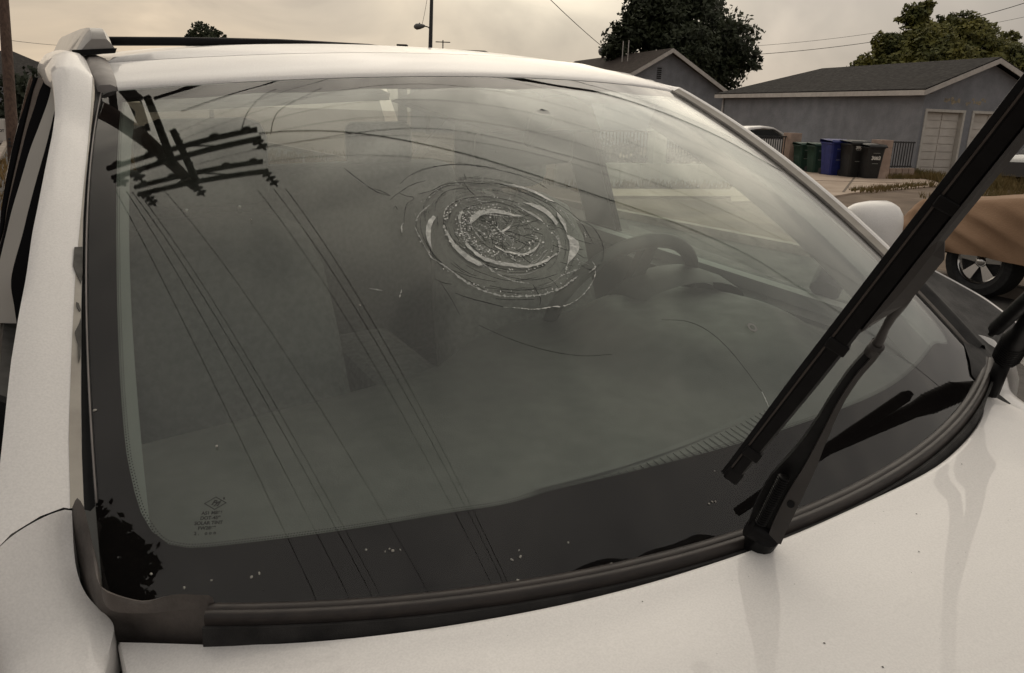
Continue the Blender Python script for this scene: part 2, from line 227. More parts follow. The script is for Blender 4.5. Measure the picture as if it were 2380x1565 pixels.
# measured outlines: windshield marks in sheet coordinates, body edges in car space (metres)
T = json.loads(r"""{"frit":[[-0.9469,0.6418],[-0.9486,0.5021],[-0.9523,0.3512],[-0.9544,0.256],[-0.9545,0.1808],[-0.951,0.1443],[-0.9457,0.1091],[-0.9362,0.0861],[-0.9225,0.0702],[-0.9022,0.0643],[-0.8762,0.0635],[-0.8127,0.069],[-0.7254,0.0758],[-0.6325,0.0823],[-0.5335,0.0882],[-0.4339,0.0907],[-0.3426,0.0993],[-0.1681,0.1037],[0.0371,0.1042],[0.2707,0.1016],[0.5016,0.0945],[0.6651,0.095],[0.8318,0.0994],[0.9434,0.1024]],"shards":[[[-0.3374,0.5644],[-0.3519,0.5548],[-0.3626,0.5425],[-0.3723,0.5253],[-0.3761,0.5082],[-0.3758,0.496],[-0.3751,0.49],[-0.3702,0.5054],[-0.3631,0.5222],[-0.3531,0.5393],[-0.3423,0.5516],[-0.3337,0.5589]],[[-0.3279,0.5274],[-0.3292,0.5125],[-0.3293,0.4928],[-0.3223,0.4779],[-0.3131,0.4631],[-0.2957,0.4502],[-0.2851,0.4516],[-0.2885,0.4589],[-0.3025,0.4693],[-0.314,0.4845],[-0.321,0.4995],[-0.3233,0.5145],[-0.3243,0.5272]],[[-0.2971,0.4978],[-0.2891,0.4851],[-0.2775,0.4698],[-0.2587,0.4589],[-0.2414,0.454],[-0.2327,0.4516],[-0.2097,0.4473],[-0.1928,0.4412],[-0.173,0.4435],[-0.1475,0.4495],[-0.1236,0.4565],[-0.1074,0.4617],[-0.1099,0.4582],[-0.1422,0.4455],[-0.1702,0.4397],[-0.1929,0.437],[-0.2142,0.44],[-0.2367,0.4449],[-0.2581,0.4513],[-0.2784,0.4593],[-0.2912,0.472],[-0.2997,0.4883]],[[-0.135,0.6319],[-0.1076,0.6281],[-0.0854,0.6207],[-0.0631,0.6087],[-0.0439,0.5926],[-0.0268,0.5738],[-0.0446,0.5832],[-0.0637,0.5992],[-0.0864,0.6147],[-0.1109,0.6232]],[[-0.1127,0.5804],[-0.0908,0.5778],[-0.0728,0.5694],[-0.0615,0.56],[-0.0574,0.5449],[-0.058,0.5258],[-0.0663,0.5205],[-0.0679,0.5347],[-0.0739,0.5511],[-0.0899,0.5663],[-0.0995,0.5738]],[[-0.0557,0.499],[-0.0455,0.4929],[-0.039,0.482],[-0.0435,0.4696],[-0.0572,0.4584],[-0.0722,0.4499],[-0.0939,0.4398],[-0.1027,0.4335],[-0.0869,0.4513],[-0.0708,0.4671],[-0.0598,0.4838]],[[-0.2591,0.554],[-0.2366,0.566],[-0.2145,0.5713],[-0.1881,0.5696],[-0.17,0.5628],[-0.1526,0.5547],[-0.1316,0.5477],[-0.1536,0.5488],[-0.1744,0.5557],[-0.1937,0.5603],[-0.215,0.5613],[-0.2376,0.5547],[-0.2572,0.5433],[-0.265,0.5386]],[[-0.1366,0.5772],[-0.1217,0.5669],[-0.1067,0.5547],[-0.0936,0.54],[-0.0936,0.5308],[-0.1036,0.5424],[-0.1167,0.5571]],[[-0.2387,0.4891],[-0.2225,0.477],[-0.2005,0.4704],[-0.1813,0.4674],[-0.1582,0.474],[-0.1437,0.4794],[-0.131,0.4899],[-0.1399,0.4801],[-0.1586,0.4693],[-0.1809,0.4639],[-0.2053,0.4669],[-0.2248,0.4733],[-0.2388,0.4844]],[[-0.2086,0.5177],[-0.1912,0.5242],[-0.1782,0.5298],[-0.1742,0.5295],[-0.1862,0.5212],[-0.2045,0.5156]],[[-0.2842,0.5584],[-0.2685,0.5708],[-0.2654,0.5706],[-0.2793,0.5554],[-0.2846,0.5478],[-0.2884,0.548]],[[-0.0525,0.5014],[-0.0491,0.5197],[-0.048,0.5414],[-0.041,0.5548],[-0.0385,0.5379],[-0.0401,0.5216]]],"bright":[[[[-0.3866,0.4956],[-0.3819,0.4727],[-0.3646,0.4553],[-0.3461,0.4314],[-0.328,0.4124],[-0.3009,0.3972],[-0.2704,0.3881],[-0.2235,0.3849],[-0.1852,0.3856],[-0.1401,0.3945],[-0.0926,0.4114]],2.6],[[[-0.0395,0.4249],[-0.0503,0.4094],[-0.0787,0.3893],[-0.1169,0.3711],[-0.1564,0.3601],[-0.1895,0.3603],[-0.227,0.3598],[-0.2601,0.365],[-0.2882,0.3696]],1.4],[[[-0.285,0.4563],[-0.2679,0.4342],[-0.2415,0.4162],[-0.209,0.4077]],1.6],[[[-0.1382,0.4124],[-0.1243,0.4168],[-0.0991,0.4213],[-0.0759,0.4261]],1.5],[[[-0.4205,0.5284],[-0.4154,0.5432],[-0.4087,0.5505]],1.6],[[[-0.3886,0.5416],[-0.3879,0.5164],[-0.3866,0.4956]],1.0],[[[-0.3191,0.5527],[-0.3063,0.5732],[-0.2855,0.5884],[-0.2725,0.5931]],1.5],[[[-0.2845,0.5504],[-0.2928,0.525],[-0.2958,0.5051],[-0.2926,0.4878],[-0.2845,0.4751],[-0.2683,0.4596]],2.0],[[[-0.283,0.5244],[-0.2824,0.5067],[-0.2756,0.4914],[-0.2579,0.4779]],1.6],[[[-0.3254,0.5401],[-0.3292,0.5225],[-0.3269,0.5073]],1.5],[[[-0.0953,0.5128],[-0.085,0.4989],[-0.0878,0.4812],[-0.0989,0.4646],[-0.1128,0.4561]],1.8],[[[-0.0806,0.509],[-0.0804,0.4933],[-0.0889,0.4737]],1.2],[[[-0.2315,0.599],[-0.2043,0.5888],[-0.1879,0.5883]],1.2],[[[-0.1774,0.6057],[-0.1681,0.6022]],2.2],[[[-0.376,0.5589],[-0.3593,0.5738],[-0.3315,0.5898]],1.2],[[[-0.1161,0.4206],[-0.101,0.4357]],1.5],[[[-0.0057,0.5013],[-0.0123,0.4874]],1.2],[[[-0.0361,0.4367],[-0.0382,0.4248],[-0.0615,0.4153]],1.2],[[[-0.522,0.4217],[-0.5041,0.4163]],1.0],[[[-0.479,0.4],[-0.4681,0.4162]],1.0],[[[-0.2518,0.5482],[-0.2214,0.5595],[-0.1968,0.5551],[-0.1696,0.5499],[-0.1568,0.5482]],2.0],[[[-0.2672,0.544],[-0.2655,0.5283],[-0.2615,0.5077],[-0.2559,0.4948]],1.6],[[[-0.2627,0.5332],[-0.2533,0.5223],[-0.2464,0.5116]],1.6],[[[-0.1434,0.4636],[-0.1214,0.4716]],1.2],[[[-0.2059,0.4786],[-0.1891,0.4971],[-0.1851,0.5121],[-0.1768,0.5038]],0.9],[[[-0.0235,0.5535],[-0.0066,0.5354],[0.0045,0.5179]],1.3],[[[-0.0394,0.5776],[-0.0235,0.5535],[-0.0223,0.5311],[-0.0219,0.504]],1.0],[[[-0.1234,0.4969],[-0.1343,0.4851],[-0.1456,0.4786]],1.4]],"dark":[[[[-0.3758,0.6451],[-0.3463,0.6645],[-0.3064,0.6809],[-0.2613,0.6881],[-0.2039,0.6883],[-0.1502,0.6791],[-0.1122,0.6674],[-0.0758,0.6526],[-0.0434,0.6319],[-0.0231,0.6122]],0.8],[[[-0.4143,0.6071],[-0.3879,0.6226],[-0.3517,0.6409],[-0.3129,0.6506]],0.9],[[[-0.3398,0.6672],[-0.2923,0.6818],[-0.2312,0.6913],[-0.1754,0.6868],[-0.1229,0.6744]],0.7],[[[-0.3879,0.6226],[-0.3761,0.6148],[-0.36,0.6082],[-0.3826,0.5942],[-0.3988,0.5682],[-0.4086,0.5479]],0.9],[[[-0.4421,0.6371],[-0.423,0.6288],[-0.4092,0.6167]],0.9],[[[-0.3469,0.6174],[-0.3124,0.624],[-0.2699,0.6392],[-0.2308,0.64],[-0.1767,0.6353],[-0.1354,0.6313]],1.1],[[[-0.3458,0.5921],[-0.3126,0.6183],[-0.2729,0.6334],[-0.2394,0.6345]],0.8],[[[-0.3068,0.598],[-0.2869,0.6167],[-0.2555,0.6251],[-0.2127,0.6225]],0.8],[[[-0.3286,0.5746],[-0.3119,0.5984],[-0.2854,0.6195]],0.8],[[[-0.3204,0.5501],[-0.3064,0.5705],[-0.2725,0.5931],[-0.2246,0.6015],[-0.1707,0.598],[-0.1242,0.5806]],1.0],[[[-0.2768,0.5552],[-0.2579,0.5756],[-0.2207,0.5842],[-0.1774,0.5871],[-0.1434,0.5735],[-0.109,0.5599]],0.9],[[[-0.1354,0.6313],[-0.1038,0.6113],[-0.0722,0.5915],[-0.0446,0.5665],[-0.0356,0.5377]],0.9],[[[-0.0268,0.5738],[-0.0089,0.5524],[0.0019,0.5264],[-0.0001,0.4968],[-0.0035,0.4736]],0.9],[[[0.004,0.529],[0.0238,0.5108],[0.0236,0.4841],[0.0123,0.4593],[-0.0096,0.4365],[-0.0369,0.4247]],0.8],[[[-0.052,0.4961],[-0.0325,0.4827],[-0.0073,0.4727]],0.7],[[[-0.1069,0.4803],[-0.0753,0.465],[-0.0381,0.4641]],0.7],[[[-0.0682,0.4326],[-0.0564,0.4218],[-0.0413,0.4227]],0.8],[[[-0.3697,0.4027],[-0.3498,0.3927],[-0.321,0.3819],[-0.2879,0.3702]],1.2],[[[-0.3565,0.4479],[-0.319,0.4293],[-0.2778,0.417]],0.7],[[[-0.3531,0.4454],[-0.3314,0.4236],[-0.3088,0.4043]],0.7],[[[-0.3065,0.4085],[-0.2631,0.4004],[-0.2044,0.3951],[-0.164,0.3979]],0.6],[[[-0.2954,0.386],[-0.2626,0.381],[-0.2156,0.3777]],0.6],[[[-0.3964,0.4318],[-0.3824,0.4231],[-0.368,0.4198]],0.9],[[[-0.378,0.4914],[-0.3764,0.4747],[-0.364,0.4564]],1.0],[[[-0.2587,0.4289],[-0.2163,0.4162],[-0.1793,0.414],[-0.1354,0.4202]],0.7],[[[-0.2254,0.6396],[-0.2232,0.6187],[-0.215,0.6037]],0.7],[[[-0.2121,0.6634],[-0.215,0.6481]],0.7],[[[-0.2025,0.406],[-0.2032,0.3776],[-0.2133,0.3658]],0.8],[[[-0.3892,0.428],[-0.3824,0.3952],[-0.3799,0.3641]],0.5],[[[-0.2922,0.5024],[-0.2809,0.4772],[-0.2587,0.4589],[-0.2338,0.4498]],1.0],[[[-0.2041,0.4688],[-0.2114,0.455]],0.8],[[[-0.1836,0.4659],[-0.1918,0.451]],0.8],[[[-0.347,0.5894],[-0.358,0.5604]],0.9],[[[-0.33,0.5613],[-0.3375,0.5409]],0.9],[[[-0.417,0.5826],[-0.409,0.5903],[-0.4075,0.5821]],0.7],[[[-0.2011,0.5663],[-0.2082,0.5452],[-0.2274,0.5307]],0.9],[[[-0.1842,0.5488],[-0.18,0.5378]],0.9],[[[-0.2355,0.5444],[-0.2164,0.5404],[-0.207,0.5293]],1.0],[[[-0.2506,0.5696],[-0.269,0.56],[-0.2725,0.5391]],1.2]],"scratch":[[[[-0.4831,0.6933],[-0.4624,0.6619],[-0.4371,0.6303],[-0.4112,0.6169]],1.2],[[[-0.3532,0.3434],[-0.3112,0.3172],[-0.2509,0.2907],[-0.1833,0.2731],[-0.1197,0.2685]],0.7],[[[0.0378,0.3104],[0.0964,0.2992],[0.1343,0.2741],[0.1548,0.2318],[0.1628,0.1627]],0.7]],"scrbright":[[[[0.1628,0.1627],[0.1593,0.1511],[0.1551,0.1391]],1.4],[[[-0.4818,0.6885],[-0.4602,0.6549],[-0.4359,0.6335]],0.6],[[[-0.5265,0.4225],[-0.5164,0.4195],[-0.5056,0.4164]],1.0]],"ring":[0.2548,0.2635],"mark":[[-0.867,0.1025],[-0.8396,0.1035],[-0.8745,0.0791],[-0.8488,0.1138]],"debris":[[-0.4494,0.0284,5],[-0.4475,0.0355,3],[-0.4638,0.0265,5],[-0.4662,0.0026,7],[-0.3679,0.0351,3],[-0.3144,0.0026,8],[-0.3018,0.0013,4],[-0.6414,-0.0005,5],[-0.6235,-0.0008,4],[-0.6307,0.0532,3],[-0.6268,0.051,4],[-0.6164,0.0512,3],[-0.6625,0.0542,3],[-0.6377,0.0507,3],[-0.808,0.034,5],[-0.8185,0.0304,4],[-0.8684,0.0271,3],[-0.9026,0.0192,4],[-0.9399,0.033,4],[-0.8074,0.0167,2],[-0.9915,0.2331,5],[-0.0869,0.0431,4],[-0.0808,0.0426,3],[-0.0952,0.0422,3],[-0.8592,0.0012,3],[-0.8446,0.0016,4],[-0.7642,0.0022,4],[-0.7514,0.0013,3],[-0.0489,0.0783,3],[-0.5911,-0.0038,3],[-0.5674,-0.0044,3],[-0.7045,0.5736,4],[-0.7056,0.5677,3],[-0.1819,0.8548,3],[-0.5544,0.3923,4],[-0.092,0.7214,3],[-0.8312,0.1858,4]],"ridge":[[-0.6229,0.9233,0.5027],[-0.6188,0.8819,0.4804],[-0.6238,0.8239,0.4552],[-0.6414,0.7477,0.4254],[-0.6622,0.6203,0.3683],[-0.6859,0.4851,0.3019],[-0.7074,0.3688,0.2391],[-0.7261,0.255,0.1721],[-0.7409,0.1613,0.1131],[-0.7476,0.1003,0.0726]],"strip":[[-0.6276,0.7922,0.442],[-0.6473,0.6829,0.3955],[-0.6707,0.5497,0.3335],[-0.683,0.4748,0.2957],[-0.7066,0.3088,0.2029],[-0.7205,0.2051,0.1394],[-0.7289,0.1388,0.0965],[-0.734,0.0888,0.0631]],"sil":[[-0.6904,0.7088,0.4235],[-0.7023,0.6364,0.3892],[-0.7201,0.5492,0.3463],[-0.7356,0.4739,0.3073],[-0.7453,0.4289,0.2838],[-0.7581,0.3583,0.2441],[-0.7703,0.3042,0.2132],[-0.7829,0.2435,0.1773],[-0.7959,0.1697,0.1309],[-0.8004,0.1471,0.1165]],"chip1":[[-0.7005,0.4136,0.2641],[-0.691,0.4152,0.2634],[-0.6968,0.3697,0.2382],[-0.7005,0.3563,0.2306],[-0.7035,0.3699,0.2389],[-0.7057,0.3835,0.2473]],"chip2":[[-0.7073,0.3036,0.2001],[-0.7101,0.2962,0.1956],[-0.7162,0.2843,0.1892],[-0.7153,0.2696,0.1801],[-0.7171,0.2528,0.1697],[-0.7173,0.2447,0.1644],[-0.7145,0.2527,0.1693],[-0.7106,0.2754,0.1829]],"chip3":[[-0.7094,0.3271,0.2142],[-0.7068,0.325,0.2128],[-0.7057,0.3162,0.2073],[-0.7074,0.3136,0.2061],[-0.7097,0.3205,0.2106]],"rout":[[0.6215,0.8035,0.4521],[0.6387,0.7275,0.4252],[0.6617,0.6136,0.3794],[0.6789,0.5105,0.3274],[0.6888,0.4543,0.3011],[0.7017,0.3936,0.2792],[0.7139,0.3132,0.2369],[0.7287,0.2159,0.1867],[0.7361,0.1501,0.1466]],"rmid":[[0.6209,0.8024,0.4492],[0.637,0.7246,0.4175],[0.6592,0.6091,0.3675],[0.6749,0.5039,0.3106],[0.6845,0.4474,0.2838],[0.6975,0.3868,0.2614],[0.7087,0.3049,0.2155],[0.7247,0.218,0.1779],[0.7308,0.1477,0.1305]],"rin":[[0.6204,0.8012,0.4453],[0.6353,0.7215,0.4089],[0.6573,0.5947,0.3479],[0.678,0.4654,0.2836],[0.6935,0.3807,0.2463],[0.7061,0.2823,0.1896],[0.7134,0.2263,0.1579],[0.7201,0.1433,0.1008]],"fend":[[-0.7461,0.0955,0.065],[-0.7494,0.0785,0.038],[-0.7507,0.0609,0.018],[-0.7476,0.0452,-0.002],[-0.7396,0.0316,-0.015],[-0.7312,0.0198,-0.022],[-0.7215,0.0067,-0.03],[-0.7251,-0.0023,-0.031],[-0.7312,-0.0282,-0.033],[-0.7384,-0.0561,-0.036]],"fseam":[[-0.8081,0.0679,0.0621],[-0.7831,0.0864,0.0689],[-0.7508,0.097,0.0706],[-0.747,0.0967,0.0697]],"hoodr":[[-0.7172,-0.0022,-0.03],[-0.7125,-0.0018,-0.03],[-0.6768,-0.0374,-0.03],[-0.6439,-0.0634,-0.03],[-0.5912,-0.0945,-0.03],[-0.4863,-0.1375,-0.03],[-0.3698,-0.1689,-0.03],[-0.2872,-0.1848,-0.03],[-0.1853,-0.1969,-0.03],[-0.0061,-0.204,-0.03],[0.1541,-0.194,-0.03],[0.2959,-0.1835,-0.03],[0.4251,-0.1616,-0.03],[0.6894,-0.1047,-0.03]],"hoodl":[[-0.7172,0.002,-0.033],[-0.722,-0.0083,-0.033],[-0.733,-0.0627,-0.033]],"cover":[[-0.7331,0.0615,0.068],[-0.7317,0.0496,0.046],[-0.7294,0.0262,0.026],[-0.7274,-0.0095,0.012],[-0.6971,-0.028,0.007],[-0.6661,-0.0348,0.004],[-0.6393,-0.0442,0.002],[-0.6394,-0.0474,0.0],[-0.6445,-0.0447,-0.042],[-0.6758,-0.0207,-0.042],[-0.7129,0.0146,-0.04],[-0.7202,0.0154,-0.036],[-0.7344,0.0209,-0.018],[-0.7438,0.0431,-0.002],[-0.7476,0.0696,0.017],[-0.749,0.0817,0.036],[-0.7458,0.0872,0.066]],"cowlend":[[0.8051,0.1955,0.085],[0.9377,0.2591,0.088],[0.9866,0.219,0.058],[1.0238,0.1771,0.03],[1.0299,0.118,0.002],[1.0172,0.0612,-0.02],[0.8114,0.0048,-0.022],[0.6884,-0.0331,-0.012],[0.6368,-0.0398,0.0],[0.6803,-0.0024,0.016],[0.7344,0.0527,0.034],[0.76,0.089,0.046],[0.7677,0.122,0.06]],"seal":[[-0.6396,-0.0439,-0.0061],[-0.5759,-0.0713,-0.0107],[-0.4682,-0.1084,-0.0168],[-0.3531,-0.1391,-0.0228],[-0.2419,-0.1558,-0.0239],[-0.1031,-0.1689,-0.0259],[-0.0423,-0.1736,-0.028],[0.0619,-0.1746,-0.0291],[0.1928,-0.1634,-0.0261],[0.3304,-0.1426,-0.0227],[0.4437,-0.1149,-0.0175],[0.5486,-0.0802,-0.0113]],"side":{"gapR":[[-0.6775,0.86,0.4633],[-0.6762,0.86,0.4536],[-0.6777,0.86,0.4389],[-0.6806,0.86,0.4193],[-0.6894,0.86,0.382],[-0.7017,0.86,0.3445],[-0.7172,0.86,0.2938],[-0.734,0.86,0.2425],[-0.7486,0.86,0.1997],[-0.7619,0.86,0.1214],[-0.7763,0.86,0.071],[-0.7845,0.86,0.0396]],"gapL":[[-0.6857,0.97,0.4599],[-0.6837,0.97,0.4495],[-0.6831,0.97,0.4339],[-0.6864,0.97,0.413],[-0.7002,0.97,0.3734],[-0.7153,0.97,0.3335],[-0.7371,0.97,0.2799],[-0.7582,0.97,0.2257],[-0.7749,0.97,0.1805],[-0.8059,0.97,0.0995],[-0.8097,0.97,0.0449],[-0.8109,0.97,0.0105]],"sashL":[[-0.687,1.12,0.4552],[-0.6856,1.12,0.444],[-0.6899,1.12,0.4271],[-0.6992,1.12,0.4044],[-0.7199,1.12,0.3617],[-0.7411,1.12,0.3189],[-0.7656,1.12,0.2611],[-0.7902,1.12,0.2028],[-0.8084,1.12,0.1541],[-0.8418,1.12,0.0668],[-0.8717,1.12,0.0115],[-0.8922,1.12,-0.0225]],"bandL":[[-0.6936,1.22,0.4521],[-0.6995,1.22,0.4403],[-0.7094,1.22,0.4226],[-0.7192,1.22,0.3988],[-0.7395,1.22,0.3541],[-0.7573,1.22,0.309],[-0.7804,1.22,0.2483],[-0.8028,1.22,0.1869],[-0.8187,1.22,0.1354],[-0.8585,1.22,0.0442],[-0.8914,1.22,-0.0137],[-0.913,1.22,-0.0493]],"glassL":[[-0.7095,1.33,0.4486],[-0.7156,1.33,0.4362],[-0.7241,1.33,0.4176],[-0.733,1.33,0.3926],[-0.7508,1.33,0.3455],[-0.7681,1.33,0.298],[-0.791,1.33,0.234],[-0.8128,1.33,0.1691],[-0.8287,1.33,0.1148],[-0.8745,1.33,0.0191],[-0.9092,1.33,-0.0419],[-0.9319,1.33,-0.0794]],"outerL":[[-0.7146,1.37,0.4474],[-0.7199,1.37,0.4347],[-0.7286,1.37,0.4157],[-0.7397,1.37,0.3903],[-0.7606,1.37,0.3425],[-0.7792,1.37,0.2942],[-0.8011,1.37,0.2291],[-0.821,1.37,0.163],[-0.8366,1.37,0.1077],[-0.8857,1.37,0.0106],[-0.9211,1.37,-0.0515],[-0.9441,1.37,-0.0896]]}}""")

# ------------------------------------------------------------------ the parked car (car space: x to the driver's side, y to the rear, z from the cowl)
ZB = 1.11
CAM_C = Vector((-0.7149, -0.757, 0.5127))             # where the photographer's eye is in car space
CR, CU, CF = basis(19.287, 1.3168, 30.1505)
RW = Matrix((GR, GU, GF)).transposed() @ Matrix((CR, CU, CF))   # car space -> world
def c2w(p): return RW @ (Vector(p)-CAM_C)+Vector((0, 0, CAM_H))
car = empty('parked_suv')
_t = Vector((0, 0, CAM_H))-RW @ (CAM_C+Vector((0, 0, ZB)))
car.matrix_world = Matrix.Translation(_t) @ RW.to_4x4()
tag(car, 'white SUV with a shattered windshield and raised wipers filling the foreground', 'car')
def cmesh(name, V, F, m, parent=None, smooth=True, sharp=None):
    return mesh(name, [Vector(v)+Vector((0, 0, ZB)) for v in V], F, m, parent or car, smooth, sharp)
def cb(mb, name, m, parent=None, smooth=False, sharp=None): return cmesh(name, mb.V, mb.F, m, parent, smooth, sharp)
def mx_(p): return Vector((-p[0], p[1], p[2]))

M_paint = mat('pearl_white_paint', (0.81, 0.79, 0.77), rough=0.42, coat=0.5, coat_r=0.03, spec=0.2, flake=0.07, col2=(0.79, 0.772, 0.755), nscale=2.2, stops=(0.3, 0.7), bump=0.012, bscale=900)
M_strip = mat('pillar_flange_paint', (0.42, 0.39, 0.34), rough=0.45, col2=(0.33, 0.30, 0.26), nscale=14, coat=0.3)
M_chip = mat('bare_grey_primer', (0.085, 0.08, 0.072), rough=0.7, noise=0.4, nscale=50)
M_ditch = mat('grey_roof_moulding', (0.23, 0.21, 0.20), rough=0.45, noise=0.2, nscale=30)
M_rubber = mat('black_rubber', (0.012, 0.012, 0.013), rough=0.45, spec=0.12, noise=0.3, nscale=40)
M_gap = mat('dark_gap', (0.004, 0.004, 0.004), rough=0.9)
M_seal = mat('weathered_rubber_lip', (0.045, 0.038, 0.035), rough=0.4, spec=0.25, col2=(0.032, 0.028, 0.027), nscale=20, stretch=(1, 6, 6))
M_cowl = mat('black_cowl_plastic', (0.030, 0.029, 0.029), rough=0.6, spec=0.2, col2=(0.014, 0.0135, 0.014), nscale=16, stops=(0.34, 0.56), bump=0.15, bscale=700)
M_cover = mat('faded_grey_plastic', (0.125, 0.108, 0.098), rough=0.6, col2=(0.055, 0.048, 0.044), nscale=13, stops=(0.36, 0.62), bump=0.1, bscale=300)
M_wip = mat('wiper_black', (0.010, 0.0095, 0.010), rough=0.42, spec=0.12, noise=0.3, nscale=60)
M_wip2 = mat('wiper_grey_shell', (0.050, 0.046, 0.044), rough=0.45, spec=0.25, col2=(0.045, 0.041, 0.039), nscale=40)
M_frit = mat('black_ceramic_print', (0.006, 0.0048, 0.005), rough=0.9, spec=0.0)
M_glass = glass_mat('windshield_glass', tint=(0.885, 0.92, 0.895), dust=0.004)
M_side = glass_mat('tinted_side_glass', tint=(0.62, 0.64, 0.62), dust=0.01)
M_dkglass = glass_mat('privacy_glass', tint=(0.45, 0.46, 0.45), dust=0.01)
M_side2 = glass_mat('clear_side_glass', tint=(0.82, 0.93, 0.88), dust=0.012)
M_shard = mat('fractured_glass', (0.52, 0.53, 0.50), rough=0.25, col2=(0.34, 0.35, 0.33), nscale=160, stops=(0.4, 0.6))  # sky reflected by the fracture facets is painted into this pale tone
M_crack = mat('crack_edge_sky_glint', (0.40, 0.41, 0.385), rough=0.3)  # reflected sky along the crack edges, given as a pale colour
M_crackd = mat('crack_edge_dark', (0.012, 0.012, 0.012), rough=0.5)
M_debris = mat('dry_bits', (0.36, 0.345, 0.31), rough=0.8)
M_dash = mat('dash_grey_vinyl', (0.085, 0.083, 0.077), rough=0.6, noise=0.15, nscale=20, bump=0.1, bscale=400)
M_dash2 = mat('dash_dark_vinyl', (0.085, 0.085, 0.08), rough=0.6)
M_trim = mat('interior_trim_light_grey', (0.22, 0.225, 0.215), rough=0.7)
M_seat = mat('grey_seat_cloth', (0.26, 0.255, 0.24), rough=0.9, noise=0.2, nscale=60)
M_head = mat('headliner_grey', (0.24, 0.225, 0.21), rough=0.9)
M_sash = mat('door_sash_paint', (0.40, 0.39, 0.37), rough=0.6, spec=0.02)
M_rub0 = mat('dull_black_rubber', (0.010, 0.010, 0.011), rough=0.9, spec=0.0)
M_brn = mat('brown_glass_reflection', (0.085, 0.065, 0.055), 0.6, spec=0.05)  # brown reflection in the door glass, painted as an opaque band
M_chrome = mat('chrome', (0.6, 0.6, 0.6), rough=0.15, metal=1.0)
M_tyre = mat('tyre_rubber', (0.014, 0.014, 0.014), rough=0.75, noise=0.3, nscale=30)
M_alu = mat('alloy_silver', (0.72, 0.71, 0.69), rough=0.18, metal=1.0)
M_railm = mat('silver_rail_plastic', (0.30, 0.285, 0.27), rough=0.38, noise=0.1, nscale=20, coat=0.3)

# windshield: a doubly curved sheet, u across (-1..1), v from cowl to roof
WS = dict(W=1.46, wt=1.2392, L=0.8014, H=0.4434, B0=0.174, B1=0.1293, q0=0.0232, q1=0.0196, c=0.0756, k0=-0.028, k1=0.0327, cs=0.0304)
def S(u, v):
    d = WS; w_ = (d['W']+(d['wt']-d['W'])*v+d['cs']*4*v*(1-v))/2
    B = d['B0']+(d['B1']-d['B0'])*v; q = d['q0']+(d['q1']-d['q0'])*v; k = d['k0']+(d['k1']-d['k0'])*v
    return Vector((u*w_, d['L']*v-B+B*u*u+q*(u**4-u*u), d['H']*(v+d['c']*4*v*(1-v))-k*u*u+k))
def SN(u, v):
    h = 1e-3; a = S(u+h, v)-S(u-h, v); b = S(u, v+h)-S(u, v-h); return a.cross(b).normalized()
def So(u, v, o): return S(u, v)+SN(u, v)*o
NU, NV, GT = 96, 60, 0.0026
us = [-1+2*i/NU for i in range(NU+1)]; vs = [i/NV for i in range(NV+1)]
mb = MB(); mb.grid([[S(u, v) for u in us] for v in vs]); mb.grid([[So(u, v, -GT) for u in us] for v in vs], flip=True)
n_ = (NU+1)*(NV+1)
ring = [j for j in range(NU+1)]+[(NU+1)*i+NU for i in range(1, NV+1)]+[(NU+1)*NV+j for j in range(NU-1, -1, -1)]+[(NU+1)*i for i in range(NV-1, 0, -1)]
mb.F += [(a, a+n_, b+n_, b) for a, b in zip(ring, ring[1:]+ring[:1])]
windshield = cb(mb, 'windshield', M_glass, smooth=True, sharp=40)
windshield['label'] = 'curved windshield with a round impact crack and dust'
# printed black border under the glass: inner edge from left over the bottom to the right
fr = T['frit']
def frit_u(v):
    tab = sorted([(b, -a) for a, b in fr[:9]]); return lerp_tab(v, tab)     # half-width where the clear glass starts at the sides
def frit_v(u):
    tab = sorted([(a, b) for a, b in fr[8:]]); return lerp_tab(u, tab)
inner = [(-frit_u(0.955-0.25*0), 0.955)]+[(-frit_u(0.93-0.05*i), 0.93-0.05*i) for i in range(9)]+[tuple(p) for p in fr[1:]]
inner += [(0.955, 0.45), (0.952, 0.6), (0.95, 0.75), (0.95, 0.9), (0.95, 0.955)]
inner = [Vector((a, b, 0)) for a, b in inner]
inn = catmull(inner, 150)
top_in = [Vector((0.95-1.9*i/40, 0.957+0.004*math.sin(i), 0)) for i in range(1, 40)]
def outer_of(p):
    # nearest point of the border of the sheet, pushed outwards from the clear area's middle
    dx, dy = p.x, (p.y-0.5)*2; k = max(abs(dx), abs(dy)); return Vector((dx/k, 0.5+dy/k/2, 0))
loop = inn+top_in; mb = MB()
rows = []
for k in (0, 0.25, 0.5, 0.75, 1.0):
    rows.append([So(*(p.lerp(outer_of(p), k).xy), -0.0013) for p in loop])
mb.grid(rows, closed=True)
cb(mb, 'frit_band', M_frit, windshield, smooth=True)
mb = MB()      # the fade-out dots along the band
path = catmull([p for p in inner], 1900)
for i, p in enumerate(path):
    d = (path[min(i+1, 1899)]-path[max(i-1, 0)]).normalized(); nrm = Vector((-d.y, d.x, 0))
    if nrm.dot(Vector((-p.x, 0.5-p.y, 0))) < 0: nrm = -nrm
    for r_, o_ in ((0.0009, 0.0016), (0.0007, 0.0042)):
        if (o_ > 0.003) == (i % 2 == 0): continue
        c_ = S(p.x, p.y); e = S(p.x+nrm.x*0.01, p.y+nrm.y*0.01)-c_; e.normalize(); nn = SN(p.x, p.y); s_ = nn.cross(e)
        c_ = c_+e*o_-nn*0.0016
        mb.add([c_+(e*math.cos(a)+s_*math.sin(a))*r_ for a in [k*math.pi/3 for k in range(6)]], [(0, 1, 2, 3, 4, 5)])
o = cb(mb, 'frit_dots', M_frit, windshield); o['kind'] = 'stuff'

